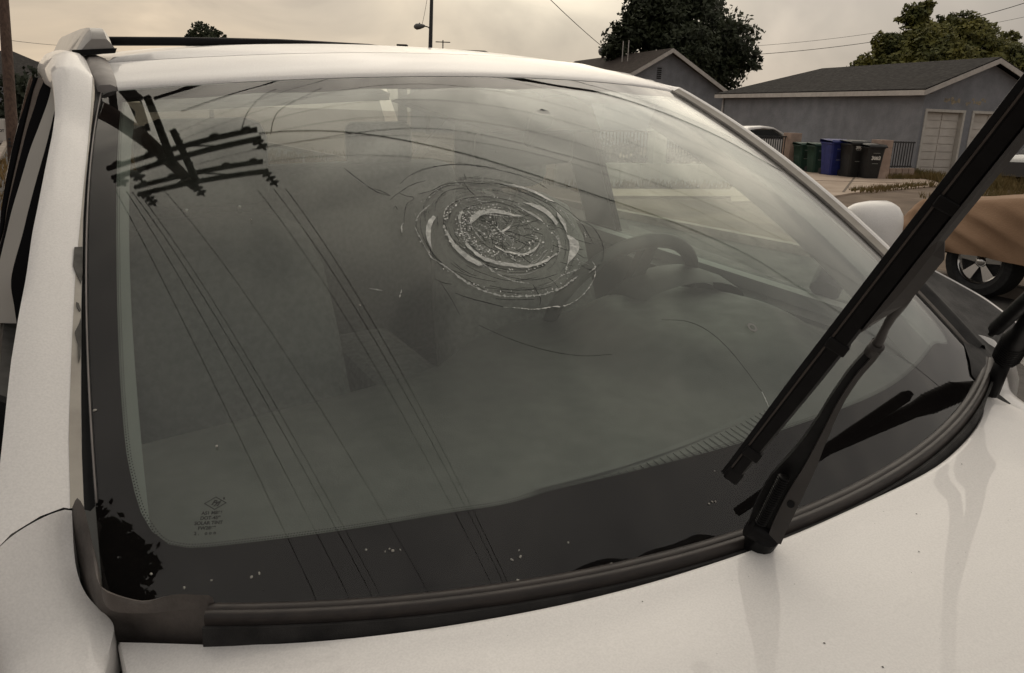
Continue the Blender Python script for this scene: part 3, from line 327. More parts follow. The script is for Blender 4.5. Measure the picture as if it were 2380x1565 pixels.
# the round impact: shards, bright and dark crack lines that follow the sheet
def ribbon(uvs, wmm, off, jit=0.35, taper=True, dens=3):
    P = catmull([(a, b, 0) for a, b in uvs], max(6, dens*len(uvs)*2)); mb = MB(); A, B = [], []
    for i, p in enumerate(P):
        q = S(P[min(i+1, len(P)-1)].x, P[min(i+1, len(P)-1)].y)-S(P[max(i-1, 0)].x, P[max(i-1, 0)].y); q.normalize()
        nn = SN(p.x, p.y); s_ = nn.cross(q); k = wmm*0.0005*(1+random.uniform(-jit, jit)*1.4)
        if taper: k *= 0.25+0.75*math.sin(math.pi*(0.06+0.88*i/(len(P)-1)))
        if jit > 0.5: k *= random.choice((0.12, 0.35, 0.7, 1.0, 1.0, 1.25, 1.6))
        c_ = S(p.x, p.y)+nn*off+s_*random.uniform(-1, 1)*wmm*0.00025
        A.append(c_+s_*k+nn*0.0004); B.append(c_-s_*k)
    mb.grid([A, B]); return mb
for sh in T['shards']:
    P = [Vector((a, b, 0)) for a, b in sh]; c_ = sum(P, Vector())/len(P); k = len(P)
    ctr = So(c_.x, c_.y, 0.0026); V, F = [], []
    Q = []
    for i, p in enumerate(P):                      # ragged outline
        Q.append(p); m_ = p.lerp(P[(i+1) % k], random.uniform(0.35, 0.65)); Q.append(m_+(m_-c_)*random.uniform(-0.05, 0.04))
    V = [So(p.x, p.y, 0.0006+random.uniform(0, 0.0012)) for p in Q]+[So(p.x, p.y, -0.0005) for p in Q]; n = len(Q)
    F = [tuple(range(n))]+[(i, i+n, (i+1) % n+n, (i+1) % n) for i in range(n)]
    bm = bmesh.new(); bv = [bm.verts.new(v) for v in V]
    for f in F: bm.faces.new([bv[i] for i in f])
    bmesh.ops.triangulate(bm, faces=[f for f in bm.faces if len(f.verts) > 4]); bm.verts.index_update()
    cmesh('glass_shard', [v.co for v in bm.verts], [tuple(v.index for v in f.verts) for f in bm.faces], M_shard, windshield, smooth=False); bm.free()
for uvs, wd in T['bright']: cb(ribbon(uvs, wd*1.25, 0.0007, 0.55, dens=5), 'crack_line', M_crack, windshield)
for uvs, wd in T['dark']: cb(ribbon(uvs, wd, 0.0004), 'crack_line', M_crackd, windshield)
for uvs, wd in T['scratch']: cb(ribbon(uvs, wd, 0.0004), 'scratch', M_crackd, windshield)
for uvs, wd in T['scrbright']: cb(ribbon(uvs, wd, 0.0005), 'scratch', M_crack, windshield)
# finer crazing round the centre of the blow
cu, cv = T['shards'][9][0]; cen = S(cu, cv); nn = SN(cu, cv)
ex = (S(cu+0.01, cv)-cen).normalized(); ey = nn.cross(ex)
def to_uv(a, b):
    # offset (metres) in the sheet -> uv by one Newton step
    du = (S(cu+1e-3, cv)-cen)/1e-3; dv = (S(cu, cv+1e-3)-cen)/1e-3
    t = ex*a+ey*b; m = Matrix(((du.dot(du), du.dot(dv)), (du.dot(dv), dv.dot(dv)))).inverted(); r = m @ Vector((t.dot(du), t.dot(dv)))
    return (cu+r.x, cv+r.y)
mb = MB(); mbd = MB(); rnd = random.Random(3)
for i in range(150):
    a0 = rnd.uniform(0, 6.283); r0 = 0.012+0.115*rnd.random()**1.1; span = rnd.uniform(0.2, 0.95)
    pts = [to_uv((r0+rnd.uniform(-.0012, .0012))*1.0*math.cos(a0+span*k/5), (r0+rnd.uniform(-.0012, .0012))*1.06*math.sin(a0+span*k/5)) for k in range(6)]
    rb = ribbon(pts, rnd.uniform(0.3, 0.75), 0.0003, dens=2); (mb if rnd.random() < (0.45 if r0 < 0.075 else 0.15) else mbd).add(rb.V, rb.F)
for i in range(170):
    a0 = rnd.uniform(0, 6.283); r0 = rnd.uniform(0.0, 0.058); L_ = rnd.uniform(0.005, 0.022); b0 = a0+rnd.uniform(-.5, .5)
    pts = [to_uv(r0*math.cos(a0)+L_*k/3*math.cos(b0)+rnd.uniform(-.001, .001), r0*math.sin(a0)+L_*k/3*math.sin(b0)+rnd.uniform(-.001, .001)) for k in range(4)]
    rb = ribbon(pts, rnd.uniform(0.25, 0.8), 0.00035, dens=2); (mb if rnd.random() < 0.4 else mbd).add(rb.V, rb.F)
for i in range(60):            # splinters running out from the centre
    a0 = rnd.uniform(0, 6.283); r0 = rnd.uniform(0.03, 0.12); L_ = rnd.uniform(0.008, 0.03)
    pts = [to_uv((r0+L_*k/3)*math.cos(a0+rnd.uniform(-.04, .04)), (r0+L_*k/3)*math.sin(a0+rnd.uniform(-.04, .04))) for k in range(4)]
    rb = ribbon(pts, rnd.uniform(0.3, 0.6), 0.0003, dens=2); (mb if rnd.random() < 0.35 else mbd).add(rb.V, rb.F)
crumb = [MB(), MB(), MB()]
for i in range(900):           # crushed glass packed into the rings
    ring_r, sp_, wgt = rnd.choice(((0.050, 0.006, 1), (0.056, 0.005, 1), (0.064, 0.006, 1), (0.083, 0.004, 1), (0.125, 0.004, 1), (0.020, 0.018, 1)))
    a0 = rnd.uniform(0, 6.283)
    if rnd.random() > 0.35+0.65*max(0, math.cos(a0-2.5)) and ring_r < 0.1: a0 = rnd.gauss(2.5, 0.7) if rnd.random() < .5 else rnd.gauss(4.6, 0.6)
    r0 = ring_r+rnd.gauss(0, sp_*0.5); q = to_uv(r0*math.cos(a0), r0*math.sin(a0)); s0 = rnd.uniform(0.0006, 0.0024)*(0.7 if ring_r > 0.1 else 1)
    p0 = So(q[0], q[1], 0.0009); n0 = SN(*q); t0 = Vector((rnd.gauss(0, 1), rnd.gauss(0, 1), rnd.gauss(0, 1))); t0 = (t0-n0*t0.dot(n0)).normalized(); t1 = n0.cross(t0)
    crumb[rnd.choice((0, 0, 1, 1, 2))].add([p0+t0*s0*rnd.uniform(.6, 1.6)+n0*rnd.uniform(0, .0008), p0+t1*s0*rnd.uniform(.3, .8), p0-t0*s0*rnd.uniform(.4, 1.2)+n0*rnd.uniform(0, .0008), p0-t1*s0*rnd.uniform(.3, .8)], [(0, 1, 2), (0, 2, 3)])
for k, m_ in enumerate((M_shard, mat('crushed_white_glass', (0.72, 0.73, 0.70), 0.3), mat('crushed_grey_glass', (0.16, 0.165, 0.155), 0.25))):
    o = cb(crumb[k], 'glass_crumbs', m_, windshield); o['kind'] = 'stuff'
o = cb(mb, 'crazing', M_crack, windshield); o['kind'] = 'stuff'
o = cb(mbd, 'crazing', M_crackd, windshield); o['kind'] = 'stuff'
u0, v0 = T['ring']; mb = MB(); c_ = So(u0, v0, 0.0008); e1 = (S(u0+.01, v0)-S(u0, v0)).normalized(); e2 = SN(u0, v0).cross(e1)
mb.grid([[c_+(e1*math.cos(a)+e2*math.sin(a))*r_ for a in [k*math.pi/12 for k in range(24)]] for r_ in (0.0045, 0.0085)], closed=True)
cb(mb, 'ring_mark', mat('chalky_ring', (0.2, 0.2, 0.19), 0.7), windshield)
for u0, v0, s_ in T['debris']:
    mb = MB(); c_ = So(u0, v0, 0.0012); nn = SN(u0, v0); e1 = nn.orthogonal().normalized(); e2 = nn.cross(e1); a0 = random.uniform(0, 6.3); r0 = s_*0.00042
    el = random.uniform(0.5, 1.0); f1 = e1*math.cos(a0)+e2*math.sin(a0); f2 = nn.cross(f1)
    mb.add([c_+f1*r0*math.cos(k*1.0472)*random.uniform(.8, 1.3)+f2*r0*el*math.sin(k*1.0472) for k in range(6)]+[c_+nn*0.0012], [(i, (i+1) % 6, 6) for i in range(6)])
    cb(mb, 'debris_fleck', M_debris if s_ > 2 else M_crackd, windshield)
# maker's marking etched in the lower corner
pm = [S(*p) for p in T['mark']]; ax = (pm[1]-pm[0]); wtxt = ax.length; ax.normalize(); mn = SN(*T['mark'][0]); ay = mn.cross(ax); hrow = abs((pm[2]-pm[0]).dot(ay))/4
M_mark = mat('etched_marking', (0.006, 0.006, 0.006), 0.9, spec=0.0)
def text_mesh(body, size, extr=0.0, shear=0.0, bold=0.0):
    cu_ = bpy.data.curves.new('t', 'FONT'); cu_.body = body; cu_.size = size; cu_.align_x = 'CENTER'; cu_.extrude = extr; cu_.shear = shear; cu_.offset = bold
    ob = bpy.data.objects.new('t', cu_); SC.collection.objects.link(ob); dg = bpy.context.evaluated_depsgraph_get()
    me = bpy.data.meshes.new_from_object(ob.evaluated_get(dg)); bpy.data.objects.remove(ob); bpy.data.curves.remove(cu_); return me
def put_text(name, body, size, org, X, Y, m, parent, off=0.0, car_space=False, shear=0.0, bold=0.0, ysc=1.0):
    me = text_mesh(body, size, 0.0, shear, bold); Z = X.cross(Y)
    for v in me.vertices: v.co = org+X*v.co.x+Y*v.co.y*ysc+Z*off+(Vector((0, 0, ZB)) if car_space else Vector())
    me.materials.clear(); me.materials.append(m); return link(bpy.data.objects.new(name, me), parent)
midt = pm[0]+ax*wtxt*0.5
for i, tx in enumerate(('AS1 M866', 'DOT-459', 'SOLAR TINT', 'FW2869', '2 .    o o o')):
    put_text('marking_line', tx, hrow*0.92, midt-ay*(hrow*i+hrow*0.2)-ax*0.0012*i, ax, ay, M_mark, windshield, off=-0.0015, car_space=True, bold=0.00015)
put_text('marking_logo', 'Fyj', hrow*1.3, midt+ay*hrow*1.75+ax*0.002, ax, ay, M_mark, windshield, off=-0.0015, car_space=True, shear=0.5, bold=0.0003)
put_text('marking_logo', 'R', hrow*0.6, midt+ay*hrow*2.75+ax*hrow*1.9, ax, ay, M_mark, windshield, off=-0.0015, car_space=True, bold=0.0002)
mb = MB(); c_ = midt+ay*hrow*2.05+ax*0.002-mn*0.0015; dia = [(2.1, 0), (0, 1.35), (-2.1, 0), (0, -1.35)]
for k1, k2 in ((1.0, 0.88),): mb.grid([[c_+(ax*a+ay*b)*hrow*k for a, b in dia] for k in (k1, k2)], closed=True)
cb(mb, 'marking_logo', M_mark, windshield)

# -------- hood, fenders, cowl
hr = sorted([(p[0], p[1]) for p in T['hoodr']])
def hood_y(x):
    return lerp_tab(x, hr) if x < 0.40 else max(-0.162+(x-0.425)*0.215, lerp_tab(-x, hr))
hxs = [-0.722+1.444*i/64 for i in range(65)]
hy = [hood_y(x) for x in hxs]
for _ in range(6): hy = [hy[0]]+[(a+b+c)/3 for a, b, c in zip(hy, hy[1:], hy[2:])]+[hy[-1]]
def hood_z(x, d):
    """height d metres ahead of the rear edge"""
    kick = 0.010*math.exp(-(d/0.035)**2)*0.6
    side = -0.016*(abs(x)/0.72)**6
    swage = 0.004*math.exp(-((abs(x)-0.46)/0.05)**2)*smooth01(d/0.15)
    return -0.030+kick-0.0055+side+swage-0.045*d-0.055*d*d+0.006*(1-(x/0.72)**2)*smooth01(d/0.1)
rows = []
for d in (-0.010, -0.004, 0.0, 0.003, 0.008, 0.02, 0.035, 0.055, 0.08, 0.12, 0.18, 0.25, 0.35, 0.5, 0.7, 0.9, 1.05):
    dz = -0.045 if d == -0.010 else (-0.010 if d == -0.004 else (-0.003 if d == 0.0 else 0))
    dy = 0.0015 if d < 0 else 0
    rows.append([Vector((x*(1-0.06*max(d, 0)), y-max(d, 0)-(0.0 if d > 0 else 0)+dy, hood_z(x, max(d, 0))+dz)) for x, y in zip(hxs, hy)])
mb = MB(); mb.grid(rows)
edgeL = [r[0] for r in rows]; edgeR = [r[-1] for r in rows]
for E_, s_ in ((edgeL, -1), (edgeR, 1)):
    mb.grid([E_, [p+Vector((s_*0.0025, 0, -0.004)) for p in E_], [p+Vector((s_*0.003, 0, -0.05)) for p in E_]], flip=s_ > 0)
hood = cb(mb, 'hood', M_paint, smooth=True, sharp=50)
for i in range(70):    # grit on the paint
    x = random.uniform(-0.6, 0.5); d = random.uniform(0.02, 0.4); yy = lerp_tab(x, list(zip(hxs, hy)))-d; c_ = Vector((x, yy, hood_z(x, d)+0.0004)); r0 = random.uniform(0.0003, 0.0006) if i > 14 else random.uniform(0.0006, 0.0013)
    mb = MB(); mb.add([c_+Vector((r0*math.cos(k*1.0472)*random.uniform(.7, 1.2), r0*math.sin(k*1.0472), 0)) for k in range(6)]+[c_+Vector((0, 0, r0*0.5))], [(k, (k+1) % 6, 6) for k in range(6)])
    cb(mb, 'grit_speck', M_chip, hood)

fend = catmull(T['fend'], 40)
for _ in range(10): fend = [fend[0]]+[(a+b+b+c_)/4 for a, b, c_ in zip(fend, fend[1:], fend[2:])]+[fend[-1]]
tail = fend[-1]
fend = fend+[Vector((tail.x+0.03*k/8, tail.y-0.11*k, tail.z-0.012*k-0.0035*k*k)) for k in range(1, 9)]
mb = MB()              # inner structure: dark floor of the gaps
mb.grid([[Vector((x, y, -0.10)) for x in (-0.80, 0, 0.80)] for y in (0.02, -0.3, -1.0)]); cb(mb, 'engine_bay_gutter', M_gap)

# rubber lip along the foot of the glass and the plastic cowl in front of it
NX = 90
def lipcurve(dy, dz): return [S(u, 0)+Vector((0, dy*(1-0.25*u*u), dz))+Vector((u*abs(dy)*0.55, 0, 0)) for u in [-0.875+1.90*i/NX for i in range(NX+1)]]
mb = MB(); mb.grid([lipcurve(0.004, 0.0015), lipcurve(0.0025, 0.0038), lipcurve(-0.0025, 0.0046), lipcurve(-0.007, 0.0044), lipcurve(-0.0085, 0.0030), lipcurve(-0.0100, 0.0040), lipcurve(-0.0145, 0.0042), lipcurve(-0.0175, 0.0028), lipcurve(-0.0190, -0.002), lipcurve(-0.0195, -0.02)])
cowl_rows = [lipcurve(-0.0200, -0.012), lipcurve(-0.0215, -0.0065), lipcurve(-0.026, -0.006)]
last = []
for u in [-0.875+1.90*i/NX for i in range(NX+1)]:
    p = S(u, 0); x = max(-0.72, min(0.72, p.x*1.0)); last.append(Vector((p.x*1.02, lerp_tab(x, list(zip(hxs, hy)))+0.004, -0.050)))
for k in (0.3, 0.6, 0.8, 1.0): cowl_rows.append([a.lerp(b, k)+Vector((0, 0, 0.004*math.sin(math.pi*k))) for a, b in zip(cowl_rows[2], last)])
cowl_rows.append([p+Vector((0, -0.05, -0.02)) for p in last])
mbc = MB(); mbc.grid(cowl_rows)
cowl = cb(mbc, 'cowl_panel', M_cowl, smooth=True, sharp=40)
cb(mb, 'glass_lip', M_seal, cowl, smooth=True, sharp=60)

# curled corner covers at both ends of the cowl
cv_in = catmull(T['cover'][:7], 30); cv_out = catmull(T['cover'][8:][::-1], 30)
def cover_rows():
    rows = []
    for k, b in ((-0.02, -0.012), (0.0, 0.0), (0.06, 0.008), (0.2, 0.013), (0.4, 0.015), (0.6, 0.010), (0.8, 0.003), (0.88, 0.0), (0.94, -0.008), (0.94, -0.03)):
        rows.append([a.lerp(c, k)+Vector((0, 0, b+(0.004*math.sin(i*0.55)*math.exp(-((i-20)/6.0)**2) if 0 < k < 1 else 0))) for i, (a, c) in enumerate(zip(cv_in, cv_out))])
    return rows
rows = cover_rows(); mb = MB(); mb.grid(rows)
endp = [r[-1] for r in rows]; mb.grid([endp, [p+Vector((0.004, -0.001, -0.004)) for p in endp], [p+Vector((0.005, -0.001, -0.025)) for p in endp]])
cb(mb, 'corner_cover', M_cover, cowl, smooth=True, sharp=45)

# dark plastic end of the cowl on the driver's side, with the fender's bright edge beyond it
P = [Vector(p) for p in T['cowlend']]; oe = catmull(P[1:6], 24); ie = catmull([P[0]]+P[:6:-1], 24)
rows = []
for k, b in ((0.0, 0.0), (0.2, 0.006), (0.45, -0.004), (0.7, -0.004), (0.9, 0.002), (1.0, 0.004), (1.02, -0.03)): rows.append([a.lerp(q, k)+Vector((0, 0, b)) for a, q in zip(ie, oe)])
mb = MB(); mb.grid(rows); cb(mb, 'cowl_end', M_cowl, cowl, smooth=True, sharp=40)
mb = MB(); mb.grid([[q+Vector((dx, 0.003, dz)) for q in oe] for dx, dz in ((0.004, -0.02), (0.005, 0.002), (0.010, 0.004), (0.022, -0.004), (0.04, -0.03), (0.05, -0.09))]); cb(mb, 'fender_shoulder', M_paint, smooth=True, sharp=60)

# -------- windshield pillars
def by_y(tab, y): return Vector([lerp_tab(y, [(p[1], p[i]) for p in sorted(tab, key=lambda p: p[1])]) if i != 1 else y for i in range(3)])
def ext(tab, y):           # with straight continuation below and above the traced part
    t = sorted(tab, key=lambda p: p[1])
    if y < t[0][1]: a, b = Vector(t[0]), Vector(t[2]); return a+(b-a)*((y-a.y)/(b.y-a.y))
    if y > t[-1][1]: a, b = Vector(t[-1]), Vector(t[-3]); return a+(b-a)*((y-a.y)/(b.y-a.y))
    return by_y(tab, y)
ys = [0.088+0.70*i/40 for i in range(41)]+[0.80, 0.815, 0.83, 0.85, 0.87, 0.90, 0.94, 1.0, 1.1, 1.3, 1.7, 2.2, 2.7, 3.05]
SECT = [(-0.626, 0.470), (-0.628, 0.484), (-0.630, 0.496), (-0.637, 0.503), (-0.656, 0.507), (-0.676, 0.499), (-0.694, 0.474), (-0.698, 0.450), (-0.672, 0.430)]
def pillar_rails(drop=0.0):
    R = [[] for _ in range(9)]
    for y in ys:
        yt = min(y, 0.80); st, ri, si = ext(T['strip'], yt), ext(T['ridge'][2:], yt), ext(T['sil'], min(yt, 0.70)); si = si+Vector((0.10, 1, 0.5))*(yt-min(yt, 0.70))
        raw = [st+Vector((0.004, 0, -0.03)), st, ri+Vector((0.002, 0, -0.001)), ri+Vector((-0.003, 0, 0.0015)), ri.lerp(si, 0.30)+Vector((-0.003, 0, 0.007)), ri.lerp(si, 0.65)+Vector((-0.005, 0, 0.008)), si+Vector((0, 0, 0.001)), si+Vector((-0.003, 0.008, -0.016)), si+Vector((0.012, 0.02, -0.045))]
        k = smooth01((y-0.66)/0.30); f_ = 1-smooth01((y-0.088)/0.13)
        for j in range(9):
            q = raw[j].copy(); q.y += (y-yt)
            t = Vector((SECT[j][0], q.y, SECT[j][1]-drop-0.012*max(0, y-1.2)**2)); q = q.lerp(t, k)
            sh = (0, 0, 0, 0, -0.012, -0.028, -0.042, -0.047, -0.05)[j]*f_      # the foot is cut on a slant
            q += Vector((0.14*sh*-1*-1, sh, 0.62*sh)); R[j].append(q)
    return R
PR = pillar_rails()
for s_, f in ((1, (lambda p: Vector(p))),):
    mb = MB(); mb.grid([[f(p) for p in r] for r in PR[1:]], flip=s_ > 0)
    pil = cb(mb, 'windshield_pillar', M_paint, smooth=True, sharp=70)
    mb = MB(); mb.grid([[f(p)+Vector((0, 0, 0.0006)) for p in r] for r in (PR[1][:42], [a.lerp(b, 0.5) for a, b in zip(PR[1][:42], PR[2])], [a.lerp(b, 0.94) for a, b in zip(PR[1][:42], PR[2])])], flip=s_ > 0)
    cb(mb, 'pillar_flange', M_strip, pil, smooth=True)
    mb = MB(); gl_ = [S(-1, min(max((y+0.0)/0.8014, 0.0), 1.0)) for y in ys[:42]]
    mb.grid([[f(p)+Vector((0, 0, -0.004)) for p in PR[1][:42]], [f(a.lerp(b, 0.5))+Vector((0, 0, -0.007)) for a, b in zip(PR[1][:42], gl_)], [f(b)+Vector((s_*0.004, 0, 0.0014)) for b in gl_]], flip=s_ > 0)
    cb(mb, 'glass_rubber', M_rubber, pil, smooth=True)
    mb = MB(); mb.tube([f(b)+Vector((s_*0.0015, 0, 0.0016)) for b in gl_], 0.0011, 5); cb(mb, 'rubber_bead', M_ditch, pil, smooth=True)
    if s_ > 0:
        for ch in ('chip1', 'chip2', 'chip3'):
            P = [Vector(p) for p in T[ch]]; nrm = Vector((0.1, -0.35, 0.93))
            mb = MB(); mb.slab([p+nrm*0.0022 for p in P], -nrm*0.003); cb(mb, 'paint_chip', M_chip, pil)

# front fenders: they start under the slanted pillar foot and run forward beside the hood
def relax(P, n):
    P = [p.copy() for p in P]
    for _ in range(n): P = [P[0]]+[(a+b+b+c_)/4 for a, b, c_ in zip(P, P[1:], P[2:])]+[P[-1]]
    return P
GEN = [(0, 0), (-0.004, 0.003), (-0.022, 0.0065), (-0.050, 0.004), (-0.085, -0.014), (-0.112, -0.052), (-0.132, -0.12)]
foot = [fend[0]]+[PR[j_][0]+Vector((0, -0.0018, -0.0018)) for j_ in (3, 4, 5, 6, 7, 8)]
foot[0] = PR[2][0]+Vector((0.002, -0.002, -0.002))
secs = []
rel = [fend, relax(fend, 6), relax(fend, 25), relax(fend, 60), relax(fend, 90), relax(fend, 90), relax(fend, 90)]
for i in range(len(fend)):
    w_ = 1-smooth01((0.0955-fend[i].y)/0.13)
    col_ = [rel[j_][i]+Vector((GEN[j_][0], 0, GEN[j_][1])).lerp(foot[j_]-fend[0], w_) for j_ in range(7)]
    cs = catmull(col_, 22); e_ = cs[-1]
    secs.append([cs[0]+Vector((0, 0, -0.045)), cs[0]+Vector((0, 0, -0.006))]+cs+[e_+Vector((-0.015, 0, -0.10)), e_+Vector((-0.02, 0, -0.28)), e_+Vector((0.0, 0, -0.56))])
mb = MB(); mb.grid(secs); cb(mb, 'front_fender', M_paint, smooth=True, sharp=60)
mb = MB(); mb.grid([[mx_(p)+Vector((0.030, 0, -0.045)) for p in r] for r in secs], flip=True); cb(mb, 'front_fender', M_paint, smooth=True, sharp=60)

# the driver's pillar shows its inner flange: rubber, grey flange, bright outer edge
N_ = 44
ri_, rm_, ro_ = (catmull(sorted(T[k_], key=lambda p: p[1]), N_) for k_ in ('rin', 'rmid', 'rout'))
def drv(y, tab): return ext([tuple(p) for p in tab], y)
dys = [0.02+0.78*i/40 for i in range(41)]
A0_ = [S(1, min(max(y/0.8014, 0), 1))+Vector((-0.004, 0, 0.0014)) for y in dys]
A1_ = [a+Vector((0.010, 0, 0.0)) for a in A0_]; A2_ = [a+Vector((0.024, 0, 0.006)) for a in A0_]; A3_ = [a+Vector((0.029, 0, 0.0085)) for a in A0_]; A4_ = [a+Vector((0.045, 0.004, 0.004)) for a in A0_]; A5_ = [a+Vector((0.070, 0.008, -0.022)) for a in A0_]; A6_ = [a+Vector((0.080, 0.02, -0.06)) for a in A0_]
mb = MB(); mb.grid([L_[9:] for L_ in (A2_, A3_, A4_, A5_, A6_)]); dpil = cb(mb, 'windshield_pillar', M_paint, smooth=True, sharp=70)
mb = MB(); mb.grid([L_[:10] for L_ in (A1_, A2_, A3_, A4_, A5_)]); cb(mb, 'pillar_foot_trim', M_cowl, dpil, smooth=True, sharp=70)
mb = MB(); mb.grid([A1_[9:], [a.lerp(b, .5)+Vector((0, 0, -.001)) for a, b in zip(A1_[9:], A2_[9:])], A2_[9:]]); cb(mb, 'pillar_flange', M_strip, dpil, smooth=True)
mb = MB(); mb.grid([A0_, [a.lerp(b, .5)+Vector((0, 0, .003)) for a, b in zip(A0_, A1_)], [p+Vector((0, 0, -.002)) for p in A1_]]); cb(mb, 'glass_rubber', M_cover, dpil, smooth=True)

# -------- roof
def roof_z(x): return 0.530-0.02*x-0.09*x*x-0.14*x**4
rx = [-0.594+1.214*i/60 for i in range(61)]
def te(x):
    u = max(-1, min(1, x/0.6196)); return S(u, 1)
rows = []
for k, yb in enumerate((0, 0.0, 0.004, 0.012, 0.03, 0.06, 0.10, 0.16)):
    r = []
    for x in rx:
        e = te(x); dz = (-0.012, 0.001, 0.005, 0.009, 0.0145, 0.022, 0.0305, 0.0405)[k]
        if k == 0: yb_ = 0.004
        else: yb_ = yb
        zt = min(e.z+dz, max(roof_z(x), e.z+0.004)); r.append(Vector((x, e.y+yb_, zt)))
    rows.append(r)
mb = MB(); mb.grid(rows)
roof = cb(mb, 'roof_header', M_paint, smooth=True, sharp=60)
def back_row(y, k): return [Vector((x, max(y, te(x).y+0.17), roof_z(x)-k*(0.004+0.006*abs(x)))) for x in rx]
mb = MB(); mb.grid([[p+Vector((0, 0.0, -0.02)) for p in rows[-1]], [p+Vector((0, 0.006, -0.006)) for p in rows[-1]]]); cb(mb, 'roof_seam', M_gap, roof)
first = [p+Vector((0, 0.007, 0.0005)) for p in rows[-1]]
mb = MB(); mb.grid([[p+Vector((0, 0, -0.01)) for p in first], first]+[[a.lerp(Vector((a.x, y, roof_z(a.x))), 1.0) if y > a.y else a for a in first] for y in (0.95, 1.05)]+[[Vector((x, y, roof_z(x)-0.02*max(0, y-1.3)**2)) for x in rx] for y in (1.25, 1.6, 2.2, 2.8, 3.2)])
cb(mb, 'roof_panel', M_paint, roof, smooth=True, sharp=60)
# ditch moulding between roof and body side, cantrail, rails
for s_, f in ((1, (lambda p: Vector(p))), (-1, mx_)):
    A, B, Cc, E_ = [], [], [], []
    for i in range(30):
        y = 0.795+2.2*(i/29)**1.6; k = smooth01((y-0.795)/0.12)
        zt = lerp_tab(y, [(0.795, 0.448), (0.80, 0.452), (0.83, 0.463), (0.86, 0.472), (0.90, 0.481), (0.95, 0.488), (1.05, 0.494), (3, 0.48)])-(0 if s_ > 0 else 0.02)
        if i == 0: A.append(f((-0.627, y-0.002, zt-0.012))); B.append(f((-0.615, y-0.002, zt-0.012))); Cc.append(f((-0.600, y-0.002, zt-0.012))); E_.append(f((-0.592, y-0.002, zt-0.012)))
        A.append(f((-0.627, y, zt))); B.append(f((-0.620, y, zt+0.006))); Cc.append(f((-0.604, y, zt+0.007))); E_.append(f((-0.5925, y, zt+0.002)))
    mb = MB(); mb.grid([A, B, Cc, E_], flip=s_ > 0); cb(mb, 'ditch_moulding', M_ditch, roof, smooth=True, sharp=50)
    if s_ < 0:
        mb = MB(); rws = []
        for i in range(24):
            y = 0.80+2.25*(i/23)**1.5; k = smooth01((y-0.79)/0.2); base = [A1_[-1], A2_[-1], A3_[-1], A4_[-1], A5_[-1], A6_[-1]]; sec = [(0.625, 0.455), (0.632, 0.466), (0.650, 0.470), (0.672, 0.462), (0.690, 0.44), (0.672, 0.41)]
            rws.append([Vector((b.x+(x-b.x)*k, y, b.z+(z-b.z)*k)) for b, (x, z) in zip(base, sec)])
        mb.grid(rws); cb(mb, 'cantrail', M_paint, roof, smooth=True, sharp=60); continue
    # roof rail with its front foot
    mb = MB(); zr = 0.0 if s_ > 0 else -0.02
    prof = []
    for y, top, w0, w1 in ((0.985, 0.528, 0.018, 0.026), (1.0, 0.540, 0.016, 0.030), (1.03, 0.5475, 0.015, 0.032), (1.10, 0.5495, 0.015, 0.033), (1.35, 0.551, 0.014, 0.03), (2.6, 0.545, 0.014, 0.026)):
        xc = -0.600; prof.append([f((xc-w1-0.012, y, 0.500+zr)), f((xc-w0-0.004, y, top-0.010+zr)), f((xc-w0*0.6, y, top+zr)), f((xc+w0*0.8, y, top+zr)), f((xc+w0+0.003, y, top-0.008+zr)), f((xc+w0+0.008, y, 0.512+zr))])
    mb.grid(prof, flip=s_ < 0); mb.F.append(tuple(range(6)) if s_ > 0 else tuple(range(5, -1, -1)))
    rail = cb(mb, 'roof_rail', M_railm, roof, smooth=True, sharp=35)
    mb = MB(); mb.grid([[p+Vector((0, -0.001, 0)) for p in (f((-0.643, 0.983, 0.498+zr)), f((-0.575, 0.983, 0.504+zr)))], [f((-0.647, 0.982, 0.508+zr)), f((-0.571, 0.982, 0.513+zr))], [f((-0.647, 1.1, 0.508+zr)), f((-0.571, 1.1, 0.513+zr))]]); cb(mb, 'rail_gasket', M_rubber, rail)
mb = MB(); mb.tube([Vector((x, 1.2, lerp_tab(x, [(-0.6, 0.5255), (-0.4, 0.5305), (-0.2, 0.532), (0, 0.527), (0.3, 0.500), (0.6, 0.465)]))) for x in [-0.585+1.17*i/16 for i in range(17)]], 0.0095, 10); cb(mb, 'crossbar', M_wip, roof, smooth=True)

